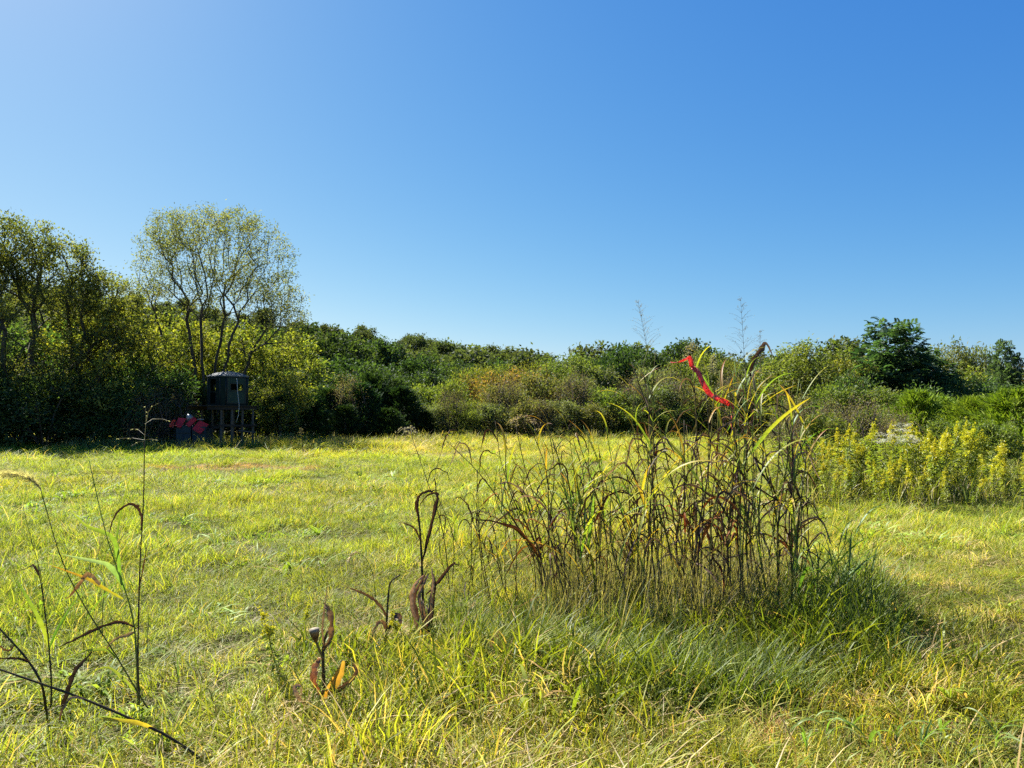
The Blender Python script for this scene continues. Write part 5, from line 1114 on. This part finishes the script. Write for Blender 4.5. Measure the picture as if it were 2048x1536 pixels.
    for k, (u, v) in enumerate(spots):
        b = ground_at(u, v); t = thing('broad_bladed_grass', 'young broad-bladed grass plant with pale arching leaves in the near grass', 'grass plant', tuple(b), 0, 'broad-bladed grass plants')
        mb = MB(); P = [Vector((0, 0, -0.02)), Vector((0.005, 0, 0.05)), Vector((0.01, 0.005, 0.11))]; mb.tube(P, [0.006, 0.005, 0.003], 6, (0.12, 0.17, 0.05)); mb.build('stem', M_STEM, t)
        for j in range(int(r.integers(4, 7))):
            add_leaf(t, P[1].lerp(P[2], r.random()) if j else P[2], r.uniform(0, 6.28), r.uniform(0.13, 0.26), 'broad', r)
    # dry litter blades lying below the clump
    for k, (u, v, a) in enumerate(((1390, 1290, 0.2), (1500, 1275, -0.2), (1545, 1268, 0.9), (1470, 1262, 0.4), (1455, 1225, 1.2), (1290, 1245, 0.6), (985, 1330, 1.3), (1045, 1235, 0.2))):
        b = ground_at(u, v); mb = MB(); L = 0.34; pts = [Vector((L * q * math.cos(a), L * q * 0.4 * math.sin(a * 3), 0.16 + 0.10 * math.sin(a) * q + 0.05 * math.sin(q * 3))) for q in np.linspace(-0.5, 0.5, 10)]
        blade_geo(mb, pts, 0.03, TAN[1], TAN[2], 0.5, 1.2, rag=0.2, r=r); o = mb.build('dry_leaf', LEAFM['dry']); o.location = b
        tag(o, 'pale dry leaf lying in the grass at the foot of the clump', 'dry leaf', 'dry leaves under the clump')
build_foreground()

# ------------------------------------------------------------------ goldenrod, white flowers and weeds
def build_goldenrod():
    protos = []
    for k in range(5):
        r = np.random.default_rng(600 + k); H = 1.35
        sm = MB(); lm = MB(); fm = MB()
        lean = r.normal(0, 0.06, 2); P = [Vector((lean[0] * t * t, lean[1] * t * t, H * 0.85 * t)) for t in np.linspace(0, 1, 7)]
        sm.tube(P, np.linspace(0.006, 0.003, 7), 5, (0.10, 0.11, 0.035))
        n = 150
        tt = 0.08 + 0.88 * r.random(n); C = np.array([tuple(P[min(6, int(t * 6))].lerp(P[min(6, int(t * 6) + 1)], t * 6 % 1)) for t in tt])
        a = r.uniform(0, 6.28, n); d = np.stack([np.cos(a), np.sin(a), r.uniform(-0.5, 0.7, n)], 1); d /= np.linalg.norm(d, axis=1, keepdims=True)
        s = np.cross(d, np.array([0, 0, 1.0]) + r.normal(0, .4, (n, 3))); s /= np.linalg.norm(s, axis=1, keepdims=True)
        L = (r.uniform(0.08, 0.18, n))[:, None]; w = 0.028
        V = np.stack([C, C + d * L * .45 + s * w / 2, C + d * L - np.array([0, 0, .02]), C + d * L * .45 - s * w / 2], 1).reshape(-1, 3)
        dry = (tt < 0.4)[:, None]; Cc = np.where(dry & (r.random((n, 1)) < 0.5), np.array([0.18, 0.16, 0.06]), np.array([0.24, 0.27, 0.04])) * r.uniform(0.7, 1.3, (n, 1))
        lm.addq(V, np.arange(n * 4).reshape(n, 4), np.repeat(Cc, 4, axis=0))
        # plume of arching yellow sprays
        top = P[-1]; pts = []
        for j in range(18):
            a = r.uniform(0, 6.28); z0 = r.uniform(-0.30, 0.16); L_ = r.uniform(0.08, 0.2) * (1 if z0 < 0.05 else 0.5)
            for q in np.linspace(0.1, 1, 8):
                pts.append((top.x + math.cos(a) * L_ * q, top.y + math.sin(a) * L_ * q, top.z + z0 + L_ * (0.8 * q - 0.95 * q * q)))
        for q in np.linspace(0, 1, 10): pts.append((top.x, top.y, top.z + 0.26 * q))
        leaves(fm, np.array(pts), 5, 0.014, 0.028, 0.019, [(0.46, 0.41, 0.012), (0.56, 0.52, 0.02), (0.36, 0.40, 0.03)], r, None, -0.1)
        w_ = sm.mesh('stem'); w_.materials.append(M_STEM); l_ = lm.mesh('foliage', False); l_.materials.append(M_WEED); f_ = fm.mesh('flower_plume', False); f_.materials.append(M_FLOWER)
        protos.append((w_, l_, f_))
    r = np.random.default_rng(61)
    def put(u, Y, h, label, group, name='goldenrod', with_flower=True, k=None):
        w_, l_, f_ = protos[r.integers(0, 5) if k is None else k]; p = at(u, V_HOR, Y); s = h / 1.5
        t = thing(name, label, 'wildflower' if with_flower else 'weed', (p.x, p.y, gz(p.x, p.y)), r.uniform(0, 6.28), group, s)
        t.rotation_euler = (r.normal(0, 0.13), r.normal(0, 0.13), r.uniform(0, 6.28))
        obj('stem', w_, None, t); obj('foliage', l_, None, t)
        if with_flower: tag(obj('flower_plume', f_, None, t), kind='stuff')
        return t
    lab = 'yellow flowering goldenrod plant in the big weedy patch'
    for k in range(66):
        u = 1590 + 520 * r.random() ** 0.85; Y = r.uniform(13.2, 18.5); hv = r.uniform(0.75, 1.6) * (0.85 if u < 1680 else 1)
        if u > 1930: hv *= 0.82
        hv *= 0.62 + 0.75 * float(fbm(np.array([u / 60.0]), np.array([Y]), 1.6)[0])
        put(u, Y + 1.2 * math.sin(u / 45.0), hv, lab, 'goldenrod plants in the weedy patch')
    for u, Y, vt in ((1675, 14.2, 855), (1615, 14.5, 870), (1660, 14.6, 875), (1790, 14.6, 840), (1830, 14.8, 838), (1855, 14.5, 842), (1880, 14.2, 862), (1870, 14.9, 868), (1910, 15, 875), (1845, 14.2, 855)):
        put(u, Y, at(u, vt, Y).z + 0.05, 'tall goldenrod with a full yellow plume beside the white flowers', 'tall goldenrods by the white flowers')
    for k in range(55):
        put(r.uniform(1590, 2110), r.uniform(12.0, 14.4), r.uniform(0.35, 0.95), 'low goldenrod at the front of the big weedy patch', 'low goldenrods at the front of the patch')
    for k in range(170):
        u = 1545 + 540 * r.random(); Y = r.uniform(12.9, 19.5); put(u, Y, r.uniform(0.6, 1.55) * (0.8 if u > 1930 else 1), 'leafy green-brown weed without flowers in the goldenrod patch', 'leafy weeds in the goldenrod patch', 'leafy_weed', False)
    put(575, EYE * F_PX / (1372 - V_HOR), 0.60, 'small slim goldenrod alone in the near grass', None)
    put(815, EYE * F_PX / (1325 - V_HOR), 0.42, 'small bright goldenrod between two dried corn stalks', None)
    put(600, EYE * F_PX / (1290 - V_HOR), 0.35, 'faint small goldenrod behind the slim one', None)
    # white flat-topped flowers
    for k, (u, v, Y) in enumerate(((1770, 862, 14.0), (1800, 850, 14.2), (1812, 866, 13.9), (1785, 872, 13.8), (1822, 874, 13.8), (1760, 875, 14.1), (1806, 840, 14.6))):
        p = at(u, V_HOR, Y); z0 = gz(p.x, p.y); H = at(u, v, Y).z - z0
        t = thing('white_boneset', 'white flat-topped wildflower rising among the goldenrod', 'wildflower', (p.x, p.y, z0), r.uniform(0, 6), 'white flowers among the goldenrod')
        sm = MB(); fm = MB(); P = [Vector((0, 0, 0)), Vector((0.02, 0.01, H * 0.5)), Vector((0, 0, H * 0.85))]; sm.tube(P, [0.006, 0.005, 0.004], 5, (0.12, 0.13, 0.05)); cs = []
        for j in range(11):
            a = r.uniform(0, 6.28); q = 0.20 * math.sqrt(r.random()); e = Vector((q * math.cos(a), q * math.sin(a), H * (0.97 - 0.25 * q) + r.normal(0, 0.015))); sm.tube([P[2], P[2].lerp(e, 0.5) + Vector((0, 0, 0.01)), e], 0.002, 3, (0.15, 0.16, 0.07)); cs.append(tuple(e))
        sm.build('stem', M_STEM, t)
        leaves(fm, np.array(cs), 26, (0.03, 0.03, 0.012), 0.015, 0.010, [(0.46, 0.48, 0.40), (0.62, 0.62, 0.56)], r, None, -0.2, 0.6); fm.build('flower_cluster', M_FLOWER, t, False)
        w_, l_, f_ = protos[k % 5]; o = obj('foliage', l_, None, t); o.scale = (0.9, 0.9, H * 0.9 / 1.15)
build_goldenrod()

# ------------------------------------------------------------------ rank growth at the clump foot and dry straw inside it
def build_rank_grass():
    r = np.random.default_rng(8)
    s2 = []
    for k in range(3):
        me = tuft_mesh('tuft_straw', 46, 0.35, 0.85, 0.0045, 0.22, 0.35, 0.12, 70 + k, [(0.18, 0.16, 0.06), (0.14, 0.16, 0.04), (0.24, 0.22, 0.1)], dry=0.4, drycol=(0.30, 0.26, 0.16)); s2.append(bpy.data.objects.new('tuft_straw', me))
    for k in range(3):
        me = tuft_mesh('tuft_rank', 120, 0.22, 0.55, 0.008, 0.26, 0.55, 0.3, 80 + k, LUSH + GR[:1], dry=0.05); s2.append(bpy.data.objects.new('tuft_rank', me))
    for k in range(2):
        me = tuft_mesh('tuft_edge', 90, 0.3, 0.8, 0.016, 0.5, 0.4, 0.25, 90 + k, [(0.17, 0.19, 0.04), (0.22, 0.22, 0.06), (0.13, 0.17, 0.03)], dry=0.18, drycol=(0.34, 0.29, 0.19)); s2.append(bpy.data.objects.new('tuft_edge', me))
    P = []; idx = []; sc = []
    for k in range(75):        # straw between the stalks
        q = ground_at(r.uniform(1080, 1600), r.uniform(1165, 1275)); P.append(tuple(q)); idx.append(r.integers(0, 3)); sc.append(r.uniform(0.5, 1.0))
    for k in range(115):       # rank green foot
        u = r.uniform(900, 1800); v = r.uniform(1230, 1400) + 30 * math.sin(u / 170); q = ground_at(u, v); P.append(tuple(q)); idx.append(r.integers(3, 6)); sc.append(r.uniform(0.35, 0.72))
    for k in range(40):
        q = ground_at(r.uniform(1560, 1760), r.uniform(1180, 1330)); P.append(tuple(q)); idx.append(r.integers(3, 6)); sc.append(r.uniform(0.6, 1.0))
    for k in range(260):       # weeds along the wood edge and in the goldenrod patch
        u = r.uniform(-100, 1600); Y = np.interp(u, [-100, 0, 400, 800, 1200, 1600], [31.5, 32.5, 33.5, 39, 43.5, 41]) + r.uniform(-1, 2.2); p = at(u, V_HOR, Y); P.append((p.x, p.y, gz(p.x, p.y))); idx.append(r.integers(6, 8)); sc.append(r.uniform(0.5, 1.1))
    for k in range(150):
        u = r.uniform(1560, 2120); Y = r.uniform(12.6, 19); p = at(u, V_HOR, Y); P.append((p.x, p.y, gz(p.x, p.y))); idx.append(r.integers(6, 8)); sc.append(r.uniform(0.5, 1.0))
    n = len(P); sc = np.array(sc); idx = np.array(idx); tint = np.tile(r.uniform(0.8, 1.2, (n, 1)), (1, 3))
    scatter('rank_grass', np.array(P), r.uniform(0, 6.28, n), np.stack([sc ** 0.5, sc ** 0.5, sc], 1), idx, tint, s2, 'taller rank grass and straw at the clump foot and wood edge', 'grass', r.normal(0, 0.1, (n, 2)))
build_rank_grass()


# ------------------------------------------------------------------ labels that count along a row from a landmark
ORD = ['first', 'second', 'third', 'fourth', 'fifth', 'sixth', 'seventh', 'eighth', 'ninth', 'tenth', 'eleventh', 'twelfth', 'thirteenth', 'fourteenth', 'fifteenth', 'sixteenth', 'seventeenth', 'eighteenth', 'nineteenth', 'twentieth']
def count_along(group, text, rev=False):
    os_ = sorted([o for o in COL.objects if o.parent is None and o.get('group') == group], key=lambda o: o.location.x / o.location.y, reverse=rev)
    for i, o in enumerate(os_): o['label'] = text % ORD[min(i, 19)]
count_along('dark junipers at the field edge', 'dark feathery juniper at the shaded field edge, %s along from the hunting blind')
count_along('bright junipers behind the goldenrod', 'bright green feathery juniper behind the goldenrod, %s along from the grass clump')
count_along('dark broadleaf trees of the middle wood', 'dark round-crowned tree of the wood, %s along from the vase-shaped tree')
count_along('dark trees above the thicket', 'dark tree top above the olive thicket, %s along from the wooded hill')
count_along('shrubs shading the left wood edge', 'dense dark shrub shaded by the wood edge, %s along from the golden saplings', True)
count_along('brown twiggy shrubs by the goldenrod', 'brown half-bare twiggy shrub among tall weeds, %s along from the grass clump')
count_along('grey twiggy shrubs near the blind', 'grey twiggy half-bare shrub, %s along from the red panelled machine', True)
for c_, t_ in (('tan', 'tan and olive'), ('rust', 'rust tinged'), ('grey', 'pale grey-green'), ('olive', 'olive green')):
    count_along('shrubs of the thicket behind the field (%s)' % c_, t_ + ' bushy shrub in the thicket, %s of its colour from the wooded hill')
for c_, t_ in (('olive', 'olive leafy'), ('dark', 'dark leafy')):
    count_along('hedge shrubs behind the goldenrod (%s)' % c_, t_ + ' shrub in the hedge behind the goldenrod, %s along from the thicket')
count_along('broad-bladed grass plants', 'young broad-bladed grass plant with pale arching leaves, %s along from the yellow foxtail')
count_along('dry leaves under the clump', 'pale dry leaf lying under the clump, %s along from the dried corn')
count_along('white flowers among the goldenrod', 'white flat-topped wildflower among the goldenrod, %s along from the grass clump')
count_along('bare saplings in the thicket', 'pale bare sapling poking out of the thicket, %s along from the hunting blind')
